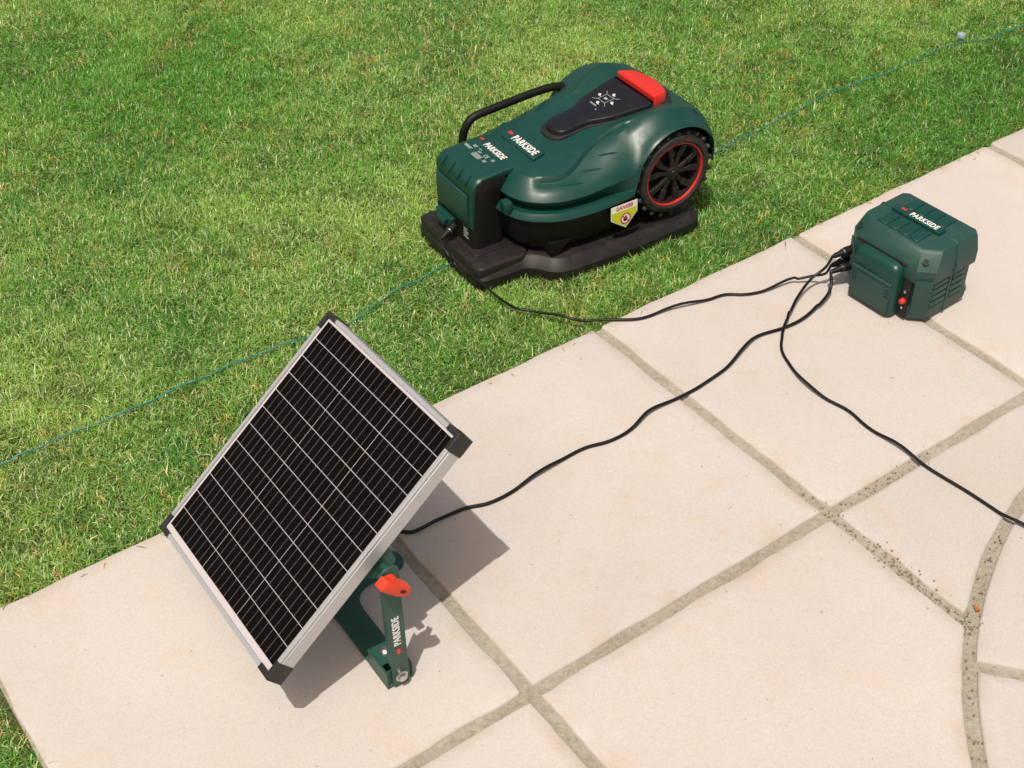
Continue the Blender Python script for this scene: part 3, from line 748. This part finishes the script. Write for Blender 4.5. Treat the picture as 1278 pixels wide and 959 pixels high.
# carry rail along the far flank
bm = bmesh.new()
rail = catmull([(0.120, 0.136, 0.118), (0.126, 0.148, 0.140), (0.132, 0.152, 0.168), (0.142, 0.152, 0.188), (0.160, 0.152, 0.200), (0.195, 0.151, 0.2045), (0.25, 0.150, 0.209), (0.31, 0.149, 0.213), (0.345, 0.146, 0.214), (0.37, 0.142, 0.211)], 40)
add_tube(bm, rail, 0.0085, 14); finish('handle_rail', bm, BLACK, mw)
# warning sticker on the near flank
def flank(u, z):
    h = tree.ray_cast(Vector((u, -1, z)), Vector((0, 1, 0)))
    return h
SM = axis_matrix(Vector((0.306, -0.1705, 0.0865)), (0, -1, 0.05), (1, 0, 0))
def sticker(name, P, z, mat, parent):
    bm = bmesh.new(); add_prism(bm, P, 0, z); return finish(name, bm, mat, parent, sharp=0, M=SM)
stk = sticker('warning_sticker', [(-0.032, 0.026), (0.032, 0.026), (0.032, 0.000), (0.004, -0.029), (-0.032, -0.004)], 0.0008, WHITEP, lower)
sticker('yellow_field', [(-0.0305, 0.0125), (0.0305, 0.0125), (0.0305, 0.0005), (0.004, -0.0265), (-0.0305, -0.0035)], 0.0011, YELLOWP, stk)
lettering('DANGER', 0.0115, SM @ Matrix.Translation((0.001, 0.0190, 0.0010)), REDPRINT, stk, squeeze=0.85, bold=0.02)
bm = bmesh.new(); add_lathe(bm, [(0.0125, 0.001), (0.0125, 0.0015), (0.0098, 0.0015), (0.0098, 0.001)], 28, closed=True)
add_box(bm, (0, 0, 0.00135), (0.021, 0.0022, 0.0004), 0, 1, Matrix.Rotation(R(-45), 4, 'Z'))
finish('ban_ring', bm, REDPRINT, stk, sharp=0, M=SM @ Matrix.Translation((0.003, -0.0075, 0)))
bm = bmesh.new(); add_lathe(bm, [(0.0098, 0.0010), (0.0098, 0.0012), (0.0, 0.0012)], 28); finish('pictogram_field', bm, WHITEP, stk, sharp=0, M=SM @ Matrix.Translation((0.003, -0.0075, 0)))
bm = bmesh.new(); add_prism(bm, [(-0.005, -0.006), (0.003, -0.006), (0.006, 0.001), (0.0045, 0.0015), (0.003, -0.001), (0.004, 0.006), (0.0025, 0.0065), (0.001, 0.001), (0.0, 0.007), (-0.0015, 0.007), (-0.002, 0.001), (-0.004, 0.005), (-0.0055, 0.0045)], 0.0012, 0.00128)
finish('hand_pictogram', bm, DARK, stk, sharp=0, M=SM @ Matrix.Translation((0.003, -0.0075, 0)))

# ------------------------------------------------------------------ power station (battery box)
BC = Vector((0.758, 2.142, 0)); BH = R(37)
# local x = q (right, towards the viewer), local y = p (away from the viewer)
bx = empty('battery_box', BC, BH - R(90))
tag(bx, 'dark green battery box with louvred sides standing on the patio', 'battery box')
def octo(hx, hy0, hy1, cf, cb, z):
    """front edge at -hy0 with corner cuts cf, back edge at hy1 with corner cuts cb"""
    return [(x, y, z) for x, y in [(-hx + cf, -hy0), (hx - cf, -hy0), (hx, -hy0 + cf), (hx, hy1 - cb), (hx - cb, hy1), (-hx + cb, hy1), (-hx, hy1 - cb), (-hx, -hy0 + cf)]]
bm = bmesh.new()
add_loops(bm, [octo(0.084, 0.062, 0.064, 0.020, 0.010, 0.0), octo(0.089, 0.067, 0.068, 0.022, 0.011, 0.004), octo(0.094, 0.072, 0.073, 0.022, 0.011, 0.016), octo(0.094, 0.072, 0.073, 0.022, 0.011, 0.032), octo(0.091, 0.069, 0.071, 0.021, 0.010, 0.036), octo(0.091, 0.069, 0.071, 0.021, 0.010, 0.098)])
body = finish('body', bm, GREENM, bx, sharp=30)
bm = bmesh.new()
add_loops(bm, [octo(0.088, 0.066, 0.068, 0.020, 0.008, 0.090), octo(0.0965, 0.0745, 0.0745, 0.023, 0.009, 0.092), octo(0.0975, 0.0755, 0.0755, 0.024, 0.009, 0.094), octo(0.0975, 0.0755, 0.0755, 0.024, 0.009, 0.120), octo(0.0968, 0.0748, 0.0755, 0.026, 0.009, 0.123), octo(0.0900, 0.0600, 0.0755, 0.026, 0.009, 0.1490), octo(0.0870, 0.0545, 0.0735, 0.025, 0.009, 0.1535), octo(0.0840, 0.0505, 0.0710, 0.025, 0.009, 0.1545)])
bmesh.ops.bevel(bm, geom=[e for e in bm.edges if len(e.link_faces) == 2 and e.calc_face_angle() > R(24)], offset=0.0040, segments=3, affect='EDGES', profile=0.5)
lid = finish('lid', bm, GREENM, bx, sharp=34)
# front pillars of the lid running down the corners
for s in (-1, 1):
    bm = bmesh.new()
    add_loops(bm, [[(s * 0.070, -0.070, 0.012), (s * 0.092, -0.050, 0.012), (s * 0.086, -0.046, 0.012), (s * 0.064, -0.066, 0.012)],
                   [(s * 0.076, -0.0765, 0.034), (s * 0.0985, -0.054, 0.034), (s * 0.092, -0.048, 0.034), (s * 0.066, -0.068, 0.034)],
                   [(s * 0.076, -0.0770, 0.10), (s * 0.0990, -0.054, 0.10), (s * 0.092, -0.048, 0.10), (s * 0.066, -0.068, 0.10)]])
    finish('corner_pillar', bm, GREENM, bx, sharp=30)
    # screw hole on the lid shoulder
    n = Vector((s * 0.55, -0.75, 0.85)).normalized()
    m = axis_matrix(Vector((s * 0.0770, -0.0610, 0.1385)), n)
    bm = bmesh.new(); add_lathe(bm, [(0.0065, -0.004), (0.0065, 0.0016), (0.0048, 0.0020), (0.0042, 0.0004), (0.0, 0.0002)], 18); hb = finish('screw_hole', bm, GREENM, lid, M=m)
    bm = bmesh.new(); add_lathe(bm, [(0.0046, 0.0004), (0.0046, 0.0018), (0.0, 0.0017)], 14); finish('hole_floor', bm, DARK, lid, M=m)
# top tiles and logo bar
TZ = 0.1545
for row, (y0, y1) in enumerate(((-0.047, -0.006), (0.026, 0.066))):
    for k in range(4):
        x0 = -0.054 + k * 0.0245; bm = bmesh.new()
        add_prism(bm, [(x0, y0), (x0 + 0.0212, y0), (x0 + 0.0212, y1), (x0, y1)], TZ - 0.006, TZ + 0.0034, 0.0014); finish('top_tile', bm, GREEN, lid, sharp=40)
bm = bmesh.new(); add_box(bm, (-0.004, 0.010, TZ + 0.002), (0.112, 0.021, 0.010), 0.0018, 2); lb = finish('logo_bar', bm, GREEN, lid, sharp=40)
lettering('PARKSIDE', 0.0185, Matrix.Translation((0.009, 0.010, TZ + 0.0072)), WHITEP, lb, squeeze=0.74, bold=0.024)
maker_mark(Matrix.Translation((-0.040, 0.012, TZ + 0.0071)), 0.0105, REDPRINT, lb)
# seam ridge over lid and right flank
for s in (-1, 1):
    bm = bmesh.new()
    add_tube(bm, [(s * 0.058, 0.010, 0.1545), (s * 0.083, 0.010, 0.1545), (s * 0.0880, 0.0095, 0.1522), (s * 0.0908, 0.009, 0.1470), (s * 0.0966, 0.007, 0.1245), (s * 0.0978, 0.006, 0.119), (s * 0.0980, 0.005, 0.095)], 0.0028, 8)
    add_box(bm, (s * 0.0925, 0.003, 0.054), (0.006, 0.006, 0.090), 0.001, 1)
    finish('seam_ridge', bm, GREENM, lid)
    for half_, (ya, yb) in enumerate(((-0.046, -0.003), (0.009, 0.046))):
        for k in range(4):
            bm = bmesh.new(); add_box(bm, (0, 0, 0), (0.007, yb - ya, 0.0112), 0.0022, 2, Matrix.Translation((s * 0.0920, (ya + yb) / 2, 0.041 + k * 0.0140)))
            finish('louvre', bm, GREENM, body)
# battery cover on the front
def cov_loop(y, ins, z1):
    x0, x1, z0 = -0.059 + ins, 0.046 - ins, 0.008 + ins * 0.4
    P = round_poly([(x0, z0), (x1, z0), (x1, z1), (x0, z1)], [0.006, 0.006, 0.022, 0.016], 5)
    return [(x, y, z) for x, z in P]
bm = bmesh.new()
add_loops(bm, [cov_loop(-0.060, 0, 0.119), cov_loop(-0.084, 0.0, 0.117), cov_loop(-0.092, 0.0015, 0.112), cov_loop(-0.0955, 0.005, 0.104)])
cov = finish('battery_cover', bm, GREEN, bx, sharp=42)
bm = bmesh.new(); add_box(bm, (-0.0065, -0.0950, 0.045), (0.092, 0.007, 0.068), 0.002, 2); cp = finish('cover_plate', bm, GREENM, cov, sharp=40)
bm = bmesh.new(); add_box(bm, (-0.0065, -0.0980, 0.0785), (0.094, 0.006, 0.004), 0.0012, 2); finish('cover_ridge', bm, GREENM, cov)
for sx in (-0.046, 0.033):
    bm = bmesh.new()
    for k in range(3): add_box(bm, (sx, -0.0984, 0.050 + k * 0.007), (0.010, 0.0016, 0.0028), 0.0003, 1)
    finish('vent_slot', bm, DARK, cp)
bm = bmesh.new(); add_box(bm, (-0.010, -0.070, 0.118), (0.122, 0.012, 0.010), 0.003, 2); finish('cover_gap', bm, DARK, body)
bm = bmesh.new(); add_box(bm, (0.0575, -0.0700, 0.060), (0.017, 0.010, 0.098), 0.001, 1); sp = finish('switch_strip', bm, DARK, body)
bm = bmesh.new(); add_lathe(bm, [(0.0060, 0.0), (0.0060, 0.006), (0.0045, 0.0085), (0.0, 0.009)], 18); finish('power_switch', bm, RED, sp, M=axis_matrix(Vector((0.057, -0.075, 0.045)), (0, -1, 0)))
for zz in (0.066, 0.030):
    bm = bmesh.new(); add_lathe(bm, [(0.0030, 0.0), (0.0030, 0.003), (0.0, 0.0040)], 12); finish('screw', bm, STEEL, sp, M=axis_matrix(Vector((0.057, -0.075, zz)), (0, -1, 0)))
SOCK = []
for (lx, lz) in ((-0.0815, 0.083), (-0.0790, 0.048), (-0.0900, 0.052)):
    m = axis_matrix(Vector((lx, -0.0665 if lx > -0.085 else -0.056, lz)), (-0.25, -1, -0.12))
    bm = bmesh.new(); add_lathe(bm, [(0.0090, -0.006), (0.0090, 0.004), (0.0078, 0.006), (0.0, 0.006)], 20); sk = finish('socket', bm, BLACK, body, M=m)
    bm = bmesh.new(); add_lathe(bm, [(0.0082, 0.006), (0.0082, 0.009), (0.0, 0.009)], 20); finish('socket_ring', bm, STEEL, body, M=m)
    SOCK.append(m)
bx_M = Matrix.Translation(BC) @ Matrix.Rotation(BH - R(90), 4, 'Z')

# ------------------------------------------------------------------ solar panel
PL, PB, PT = Vector((-0.5309, 1.4392, 0.1012)), Vector((-0.328, 1.132, 0.131)), Vector((-0.272, 1.635, 0.354))
PWD, PHT, PTH = 0.3696, 0.4118, 0.026
ex = (PB - PL).normalized(); ey = (PT - PL); ey = (ey - ex * ey.dot(ex)).normalized(); ez = ex.cross(ey)
PM = Matrix((ex, ey, ez)).transposed().to_4x4(); PM.translation = PL                # panel frame: x across, y up the slope, z out of the glass
wh = Vector((ex.x, ex.y, 0)).normalized(); ph = Vector((-wh.y, wh.x, 0))            # along the pivot axle; away from the panel's lower edge
SCN = Vector((-0.2785, 1.3955, 0))
sp_ = empty('solar_panel', SCN, 0)
tag(sp_, 'tilted black solar panel in aluminium frame on green metal stand', 'solar panel')
IM = Matrix.Translation(-SCN)
P2 = IM @ PM
bm = bmesh.new(); add_box(bm, (PWD / 2, PHT / 2, -0.0050), (PWD - 0.006, PHT - 0.006, 0.0040), 0, 1); sheet = finish('backsheet', bm, BACK, sp_, sharp=0, M=P2)
ml, mr, mb_, mtp = 0.0115, 0.0075, 0.0165, 0.0115
gx, gy = 0.0016, 0.0012
cw = (PWD - ml - mr - 2 * gx) / 3; ch = (PHT - mb_ - mtp - 11 * gy) / 12
bm = bmesh.new(); add_box(bm, (0, 0, 0), (cw, ch, 0.0008), 0, 1); cell0 = finish('solar_cell', bm, CELL, sheet, sharp=0)
cells = [(ml + cw / 2 + i * (cw + gx), mb_ + ch / 2 + j * (ch + gy)) for j in range(12) for i in range(3)]
for k, (x, y) in enumerate(cells):
    o = cell0 if k == 0 else cell0.copy()
    if k: COL.objects.link(o); o.parent = sheet
    o.matrix_local = P2 @ Matrix.Translation((x, y, -0.0026))
def rail_bm(L):
    bm = bmesh.new()                      # runs along x, outer face at y = 0, inward is +y
    pr = [(0, -PTH), (0, -0.0062), (0.0012, -0.0055), (0.0012, -0.0038), (0, -0.0030), (0, -0.0006), (0.0006, 0), (0.0065, 0), (0.0068, -0.0020), (0.0025, -0.0030), (0.0025, -PTH + 0.002), (0.016, -PTH + 0.002), (0.016, -PTH)]
    add_loops(bm, [[(-L / 2, y, z) for y, z in pr], [(L / 2, y, z) for y, z in pr]])
    return bm
for L, m in ((PWD, Matrix.Translation((PWD / 2, 0, 0))), (PWD, Matrix.Translation((PWD / 2, PHT, 0)) @ Matrix.Rotation(math.pi, 4, 'Z')),
             (PHT, Matrix.Translation((0, PHT / 2, 0)) @ Matrix.Rotation(-math.pi / 2, 4, 'Z')), (PHT, Matrix.Translation((PWD, PHT / 2, 0)) @ Matrix.Rotation(math.pi / 2, 4, 'Z'))):
    finish('frame_rail', rail_bm(L - 0.05), ALU, sp_, sharp=25, M=P2 @ m)
ca = 0.027
for (cx, cy, rz) in ((0, 0, 0), (PWD, 0, 90), (PWD, PHT, 180), (0, PHT, 270)):
    bm = bmesh.new(); e = 0.0012
    add_prism(bm, [(-e, -e), (ca, -e), (ca, 0.0072), (0.0072, 0.0072), (0.0072, ca), (-e, ca)], -PTH - e, 0.0014, 0.0012)
    finish('corner_cap', bm, CAPM, sp_, sharp=30, M=P2 @ Matrix.Translation((cx, cy, 0)) @ Matrix.Rotation(R(rz), 4, 'Z'))
bm = bmesh.new(); add_box(bm, (PWD / 2, PHT * 0.72, -0.017), (0.09, 0.06, 0.018), 0.003, 2); finish('junction_box', bm, BLACK, sp_, M=P2)
# pivot brackets and axle behind the panel
AX0 = PM @ Vector((-0.010, PHT * 0.5, -0.046)); AX1 = PM @ Vector((PWD + 0.010, PHT * 0.5, -0.046))
bm = bmesh.new(); add_tube(bm, [IM @ AX0, IM @ AX1], 0.006, 14); finish('pivot_axle', bm, GREENP, sp_)
for x in (0.006, PWD - 0.006):
    bm = bmesh.new()
    add_prism(bm, round_poly([(PHT / 2 - 0.030, -PTH + 0.004), (PHT / 2 + 0.030, -PTH + 0.004), (PHT / 2 + 0.016, -0.060), (PHT / 2 - 0.016, -0.060)], 0.008, 4), -0.0015, 0.0015)
    m = Matrix(((0, 0, 1, x), (1, 0, 0, 0), (0, 1, 0, 0), (0, 0, 0, 1)))
    finish('hinge_plate', bm, GREENP, sp_, M=P2 @ m)
# ground plate: cross of flat steel with rounded inner corners
SB = Matrix((wh, ph, Vector((0, 0, 1)))).transposed().to_4x4()
FL = 0.2075; hwid = 0.0215
def cross_pts(L, lr, lf, h, r):
    P = [(L, -h), (L, h), (h, h), (h, lr), (-h, lr), (-h, h), (-L, h), (-L, -h), (-h, -h), (-h, -lf), (h, -lf), (h, -h)]
    rad = [0.002, 0.002, r, h * 0.95, h * 0.95, r, 0.002, 0.002, r, h * 0.95, h * 0.95, r]
    return round_poly(P, rad, 6)
bm = bmesh.new(); add_prism(bm, cross_pts(FL, 0.122, 0.110, hwid, 0.040), 0.002, 0.0065, 0.001); finish('ground_plate', bm, GREENP, sp_, M=SB)
for s in (-1, 1):
    bm = bmesh.new()                       # upturned foot channel
    add_box(bm, (s * (FL - 0.027), -hwid + 0.0015, 0.0185), (0.055, 0.003, 0.034), 0.0006, 1)
    add_box(bm, (s * (FL - 0.018), hwid - 0.0015, 0.0160), (0.036, 0.003, 0.029), 0.0006, 1)
    add_box(bm, (s * (FL - 0.0035), 0, 0.0185), (0.003, hwid * 2 - 0.006, 0.034), 0.0006, 1)
    add_box(bm, (s * (FL - 0.036), 0, 0.0335), (0.036, hwid * 2 - 0.0062, 0.003), 0.0006, 1)
    foot = finish('foot_channel', bm, GREENP, sp_, M=SB)
    bm = bmesh.new(); add_lathe(bm, [(0.0085, 0.0), (0.0085, 0.0016), (0.0, 0.0016)], 20); add_lathe(bm, [(0.005, 0.001), (0.005, 0.0052), (0.0035, 0.006), (0.0, 0.006)], 6)
    finish('fixing_bolt', bm, STEEL, sp_, M=SB @ Matrix.Translation((s * (FL - 0.038), -0.002, 0.0350)))
    # upright flat bar with folded edges
    axw = IM @ (AX1 if s > 0 else AX0)
    top = SB.inverted() @ axw
    zt = top.z + 0.026; top.y -= 0.006; x0 = s * (FL + 0.0012)
    x1 = top.x + s * 0.004
    m = Matrix(((0, 0, s, x0), (1, 0, 0, 0), (0, 1, 0, 0), (0, 0, 0, 1)))
    bm = bmesh.new(); hb = 0.0132
    P = round_poly([(-hb, 0.004), (hb, 0.004), (top.y + hb, zt), (top.y - hb, zt)], [0.004, 0.004, 0.010, 0.010], 5)
    add_prism(bm, P, 0.0, 0.0030, 0.0008, M=m)
    for e in (-1, 1):
        add_loops(bm, [[m @ Vector((e * (hb - 0.0012) - 0.0012, 0.045, -0.008)), m @ Vector((e * (hb - 0.0012) + 0.0012, 0.045, -0.008)), m @ Vector((e * (hb - 0.0012) + 0.0012, 0.045, 0.0006)), m @ Vector((e * (hb - 0.0012) - 0.0012, 0.045, 0.0006))],
                       [m @ Vector((top.y + e * (hb - 0.0012) - 0.0012, zt - 0.014, -0.008)), m @ Vector((top.y + e * (hb - 0.0012) + 0.0012, zt - 0.014, -0.008)), m @ Vector((top.y + e * (hb - 0.0012) + 0.0012, zt - 0.014, 0.0006)), m @ Vector((top.y + e * (hb - 0.0012) - 0.0012, zt - 0.014, 0.0006))]])
    upr = finish('upright', bm, GREENP, sp_, M=SB, sharp=30)
    bm = bmesh.new(); add_lathe(bm, [(0.0095, 0.0), (0.0095, 0.0015), (0.0, 0.0015)], 20); add_lathe(bm, [(0.0072, 0.001), (0.0072, 0.0060), (0.0055, 0.0070), (0.0, 0.0070)], 6)
    finish('hinge_bolt', bm, STEEL, sp_, M=SB @ m @ Matrix.Translation((0.0, 0.0225, 0.003)))
    # clamping knob
    kM = SB @ m @ Matrix.Translation((top.y - 0.004, top.z + 0.005, 0.003 if s > 0 else -0.004)) @ Matrix.Rotation(R(-42 if s > 0 else 42), 4, 'Z') @ Matrix.Diagonal((1, 1, 1 if s > 0 else 0.5, 1))
    bm = bmesh.new()
    add_lathe(bm, [(0.0110, 0.0), (0.0110, 0.006), (0.0095, 0.0085), (0.0, 0.0085)], 20)
    add_prism(bm, round_poly([(-0.024, -0.0075), (0.006, -0.0105), (0.026, -0.0095), (0.031, 0.0), (0.026, 0.0070), (0.004, 0.0095), (-0.022, 0.0080)], 0.003, 3), 0.005, 0.020, 0.0022)
    kn = finish('clamp_knob', bm, ORANGE, sp_, M=kM, sharp=35)
    bm = bmesh.new(); add_prism(bm, round_poly([(0.010, -0.003), (0.020, -0.003), (0.020, 0.002), (0.010, 0.002)], 0.002, 3), 0.012, 0.0203)
    finish('knob_slot', bm, DARK, kn, M=kM)
    if s > 0:
        um = SB @ m
        zc_ = 0.120; yc_ = top.y * zc_ / zt
        tilt = math.atan2(top.y, zt)
        LM = um @ Matrix.Translation((yc_, zc_, 0.0032)) @ Matrix.Rotation(R(90) - tilt, 4, 'Z')
        lettering('PARKSIDE', 0.0158, LM, WHITEP, upr, squeeze=0.80, bold=0.022)
        maker_mark(um @ Matrix.Translation((yc_ * .5, zc_ - 0.042, 0.0031)) @ Matrix.Rotation(R(90) - tilt, 4, 'Z'), 0.0095, ORANGE, upr)
    cap = None

# ------------------------------------------------------------------ cables
def smooth_path(P, n): return catmull(P, n)
def sock_pts(i, L):
    m = bx_M @ SOCK[i]
    return [m @ Vector((0, 0, z)) for z in L]
def cable(name, label, P, r, plugs=(), z0=0.0, n=160):
    c0 = Vector((P[0][0], P[0][1], 0))
    root = empty(name, c0); tag(root, label, 'cable')
    path = smooth_path(P, n)
    k_ = len(name)
    for i, p in enumerate(path):                         # coil memory: small lifts off the stone and slight kinks
        if p.z < 0.009:
            g_ = max(0, math.sin(i * 0.19 + k_)) ** 2
            p.z += 0.0055 * g_ * min(1, min(i, n - i) / 20)
            t_ = (path[min(i + 1, n - 1)] - path[max(i - 1, 0)]).normalized()
            p += Vector((-t_.y, t_.x, 0)) * 0.0016 * math.sin(i * 0.31 + 2 * k_)
    bm = bmesh.new(); add_tube(bm, [p - c0 for p in path], r, 10); finish('cord', bm, CABLE, root, sharp=0).data.shade_smooth()
    for (m, kind) in plugs:
        m = Matrix.Translation(-c0) @ m
        bm = bmesh.new()
        add_lathe(bm, [(0.0, 0.006), (0.0088, 0.006), (0.0092, 0.010), (0.0092, 0.019), (0.0080, 0.021), (0.0076, 0.026), (0.0060, 0.030), (0.0050, 0.040), (0.0034, 0.046), (0.0, 0.046)], 18)
        pg = finish('plug', bm, BLACK, root, M=m, sharp=30)
        bm = bmesh.new(); add_lathe(bm, [(0.0080, 0.0215), (0.0080, 0.0235), (0.0070, 0.0235), (0.0070, 0.0215)], 18, closed=True); finish('plug_ring', bm, STEEL, pg, M=m)
    return root
ZC = 0.0035; ZG = 0.004
mow = [(-0.019, 2.128), (0.011, 2.097), (0.041, 2.086), (0.079, 2.073), (0.117, 2.057), (0.147, 2.054), (0.192, 2.058), (0.245, 2.062), (0.293, 2.083), (0.341, 2.102), (0.381, 2.119), (0.413, 2.131), (0.452, 2.131), (0.493, 2.145)]
plug_w = m2w(0.032, 0.018)
tplug = axis_matrix(Vector((plug_w[0], plug_w[1], 0.062)), Vector((-math.cos(MA), -math.sin(MA), 0)) + Vector((math.sin(MA), -math.cos(MA), 0)) * 0.25 + Vector((0, 0, -0.35)))
tp = [tplug @ Vector((0, 0, z)) for z in (0.030, 0.040, 0.048)]
P = tp + [Vector(p) for p in ((-0.1230, 2.2385, 0.032), (-0.111, 2.231, 0.016), (-0.095, 2.211, 0.010), (-0.055, 2.168, 0.007))] + [Vector((x, y, ZG)) for x, y in mow]
e = sock_pts(2, (0.046, 0.040))
P += [Vector(p) for p in ((0.543, 2.168, 0.007), (0.584, 2.169, 0.018), (0.608, 2.160, 0.030))] + e
cable('charging_cable', 'thin black cable from the mower dock over grass and patio to the battery box', P, 0.0026, [(tplug, 0), (bx_M @ SOCK[2], 0)])
pan = [(-0.235, 1.525), (-0.218, 1.521), (-0.180, 1.515), (-0.155, 1.518), (-0.117, 1.539), (-0.079, 1.565), (-0.040, 1.579), (-0.001, 1.602), (0.039, 1.640), (0.080, 1.676), (0.122, 1.703), (0.164, 1.722), (0.207, 1.754), (0.245, 1.797), (0.298, 1.836), (0.345, 1.870), (0.385, 1.907), (0.421, 1.959), (0.456, 1.999), (0.505, 2.024)]
jb = PM @ Vector((PWD * 0.5, PHT * 0.68, -0.030))
e = sock_pts(1, (0.046, 0.040))
P = [jb, jb + Vector((0.01, 0.0, -0.06)), Vector((-0.262, 1.522, 0.05))] + [Vector((x, y, ZC)) for x, y in pan] + [Vector(p) for p in ((0.550, 2.054, 0.005), (0.586, 2.088, 0.009), (0.613, 2.124, 0.019))] + e
cable('panel_cable', 'black cable curving across the slabs from the solar panel to the battery box', P, 0.0031, [(bx_M @ SOCK[1], 0)], n=200)
rgt = [(0.505, 2.010), (0.498, 1.969), (0.500, 1.928), (0.517, 1.875), (0.551, 1.825), (0.586, 1.788), (0.612, 1.748), (0.644, 1.705), (0.681, 1.659), (0.722, 1.609), (0.768, 1.553), (0.809, 1.511), (0.90, 1.43), (1.02, 1.37)]
e = sock_pts(0, (0.046, 0.040))
P = list(reversed(e)) + [Vector(p) for p in ((0.606, 2.158, 0.046), (0.578, 2.146, 0.027), (0.549, 2.109, 0.014), (0.526, 2.062, 0.009))] + [Vector((x, y, ZC + (0.007 if i == 0 else 0))) for i, (x, y) in enumerate(rgt)]
cable('output_cable', 'black cable bending from the upper socket towards the right edge of the patio', P, 0.0028, [(bx_M @ SOCK[0], 0)])

# ------------------------------------------------------------------ boundary wire and peg
wr = [(-1.15, 1.49), (-0.95, 1.635), (-0.863, 1.697), (-0.817, 1.728), (-0.747, 1.782), (-0.661, 1.837), (-0.587, 1.895), (-0.509, 1.954), (-0.42, 2.007), (-0.343, 2.049), (-0.286, 2.092), (-0.229, 2.166), (-0.169, 2.22), (-0.115, 2.262), (0.0, 2.34), (0.2, 2.49), (0.38, 2.615), (0.452, 2.67), (0.534, 2.735), (0.639, 2.827), (0.749, 2.924), (0.857, 2.992), (0.971, 3.071), (1.054, 3.133), (1.138, 3.187), (1.219, 3.211), (1.319, 3.272), (1.6, 3.45)]
pth = catmull([(x, y, 0.0) for x, y in wr], 260); c0 = Vector((wr[0][0], wr[0][1], 0))
for i, p in enumerate(pth): p.z = -0.0045 + 0.0035 * math.sin(i * 0.43) * math.sin(i * 0.171 + 1); p.x += 0.0015 * math.sin(i * 1.3)
bm = bmesh.new(); add_tube(bm, [p - c0 for p in pth], 0.0014, 6)
bw = finish('boundary_wire', bm, WIREM, None, sharp=0); bw.location = c0; bw.data.shade_smooth()
tag(bw, 'thin teal boundary wire running through the grass past the mower', 'wire')
pg = empty('ground_peg', (1.143, 3.200, -0.027)); tag(pg, 'small pale blue capped peg in the grass at upper right', 'peg')
bm = bmesh.new(); add_lathe(bm, [(0.0, 0.030), (0.009, 0.030), (0.0108, 0.032), (0.0108, 0.037), (0.009, 0.0405), (0.004, 0.042), (0.0, 0.0422)], 20); finish('cap', bm, PEGM, pg)
bm = bmesh.new(); add_lathe(bm, [(0.0, -0.05), (0.003, -0.03), (0.005, 0.029), (0.0, 0.029)], 12); finish('stem', bm, PEGM, pg)

# ------------------------------------------------------------------ small debris
def debris():
    bm = bmesh.new()
    def crumb(x, y, z, s):
        m = Matrix.Translation((x, y, z)) @ Matrix.Rotation(random.uniform(0, 6.28), 4, 'Z') @ Matrix.Diagonal((s * random.uniform(.7, 1.4), s * random.uniform(.7, 1.2), s * 0.6, 1))
        bmesh.ops.create_icosphere(bm, subdivisions=1, radius=1.0, matrix=m)
    for _ in range(150):                                 # along the joint that runs to the round feature
        t = random.random() ** 0.8; a = 0.0 + random.gauss(0, 0.0085); b = 0.54 + t * 0.36
        x, y = g2w(a, b); crumb(x, y, 0.0004 if abs(a) > hj else -0.004, random.uniform(0.0010, 0.0024))
    for _ in range(40):
        a = random.uniform(0.0, 0.25); b = 0.602 + random.gauss(0, 0.008); x, y = g2w(a, b); crumb(x, y, 0.0 if abs(b - .602) > hj else -0.004, random.uniform(0.001, 0.0022))
    for _ in range(60):
        th = th0 + random.uniform(-0.35, 0.25); r = DISC_R + random.gauss(0, 0.007); crumb(DISC_C[0] + r * math.cos(th), DISC_C[1] + r * math.sin(th), -0.002, random.uniform(0.001, 0.0024))
    for _ in range(70):
        a = random.uniform(-1.15, 0.5); b = random.uniform(0.05, 1.1); x, y = g2w(a, b); crumb(x, y, 0.0004, random.uniform(0.0005, 0.0011))
    m, t, b_ = new_mat('dark_soil_crumbs'); b_.inputs['Base Color'].default_value = (0.22, 0.175, 0.11, 1); b_.inputs['Roughness'].default_value = 0.95
    o = finish('soil_crumbs', bm, m, None, sharp=0); tag(o, 'scattered brown soil crumbs along the mortar joints', None, None, 'stuff')
    # dry clippings on the stone along the lawn edge
    bm = bmesh.new()
    for _ in range(30):
        a = random.uniform(-1.2, 1.8); b = abs(random.gauss(0, 0.010)) + 0.004; x, y = g2w(a, b)
        L = random.uniform(0.006, 0.022); wd = random.uniform(0.0007, 0.0014); az = random.uniform(0, 6.28)
        d = Vector((math.cos(az), math.sin(az), 0)); p = Vector((-d.y, d.x, 0)); c = Vector((x, y, 0.0012))
        v = [bm.verts.new(c - d * L / 2 - p * wd / 2), bm.verts.new(c + p * wd - d * 0 + Vector((0, 0, 0.002))), bm.verts.new(c + d * L / 2), bm.verts.new(c - p * wd + Vector((0, 0, 0.0015)))]
        bm.faces.new(v)
    o = finish('dry_clippings', bm, STRAWM, None, sharp=0); tag(o, 'loose straw coloured clippings on the slab edge', None, None, 'stuff')
debris()
# orange lichen-coloured leaf scrap in the curved joint
bm = bmesh.new()
for k in range(5):
    a = k * 1.25; ox, oy = 0.0022 * math.cos(a), 0.0022 * math.sin(a)
    add_prism(bm, [(ox + rr * math.cos(a + j * 0.785), oy + rr * math.sin(a + j * 0.785)) for j, rr in enumerate(random.choice((0.0012, 0.0034, 0.0022)) for _ in range(8))], 0.0, 0.0010 + 0.0007 * k)
m, t, b_ = new_mat('orange_leaf'); b_.inputs['Base Color'].default_value = (0.36, 0.13, 0.04, 1); b_.inputs['Roughness'].default_value = 0.8
lf = finish('leaf_scrap', bm, m, None, sharp=0); lf.location = (0.693, 1.348, -0.004)
tag(lf, 'tiny orange crumpled leaf scrap lying in the curved mortar joint', 'leaf')
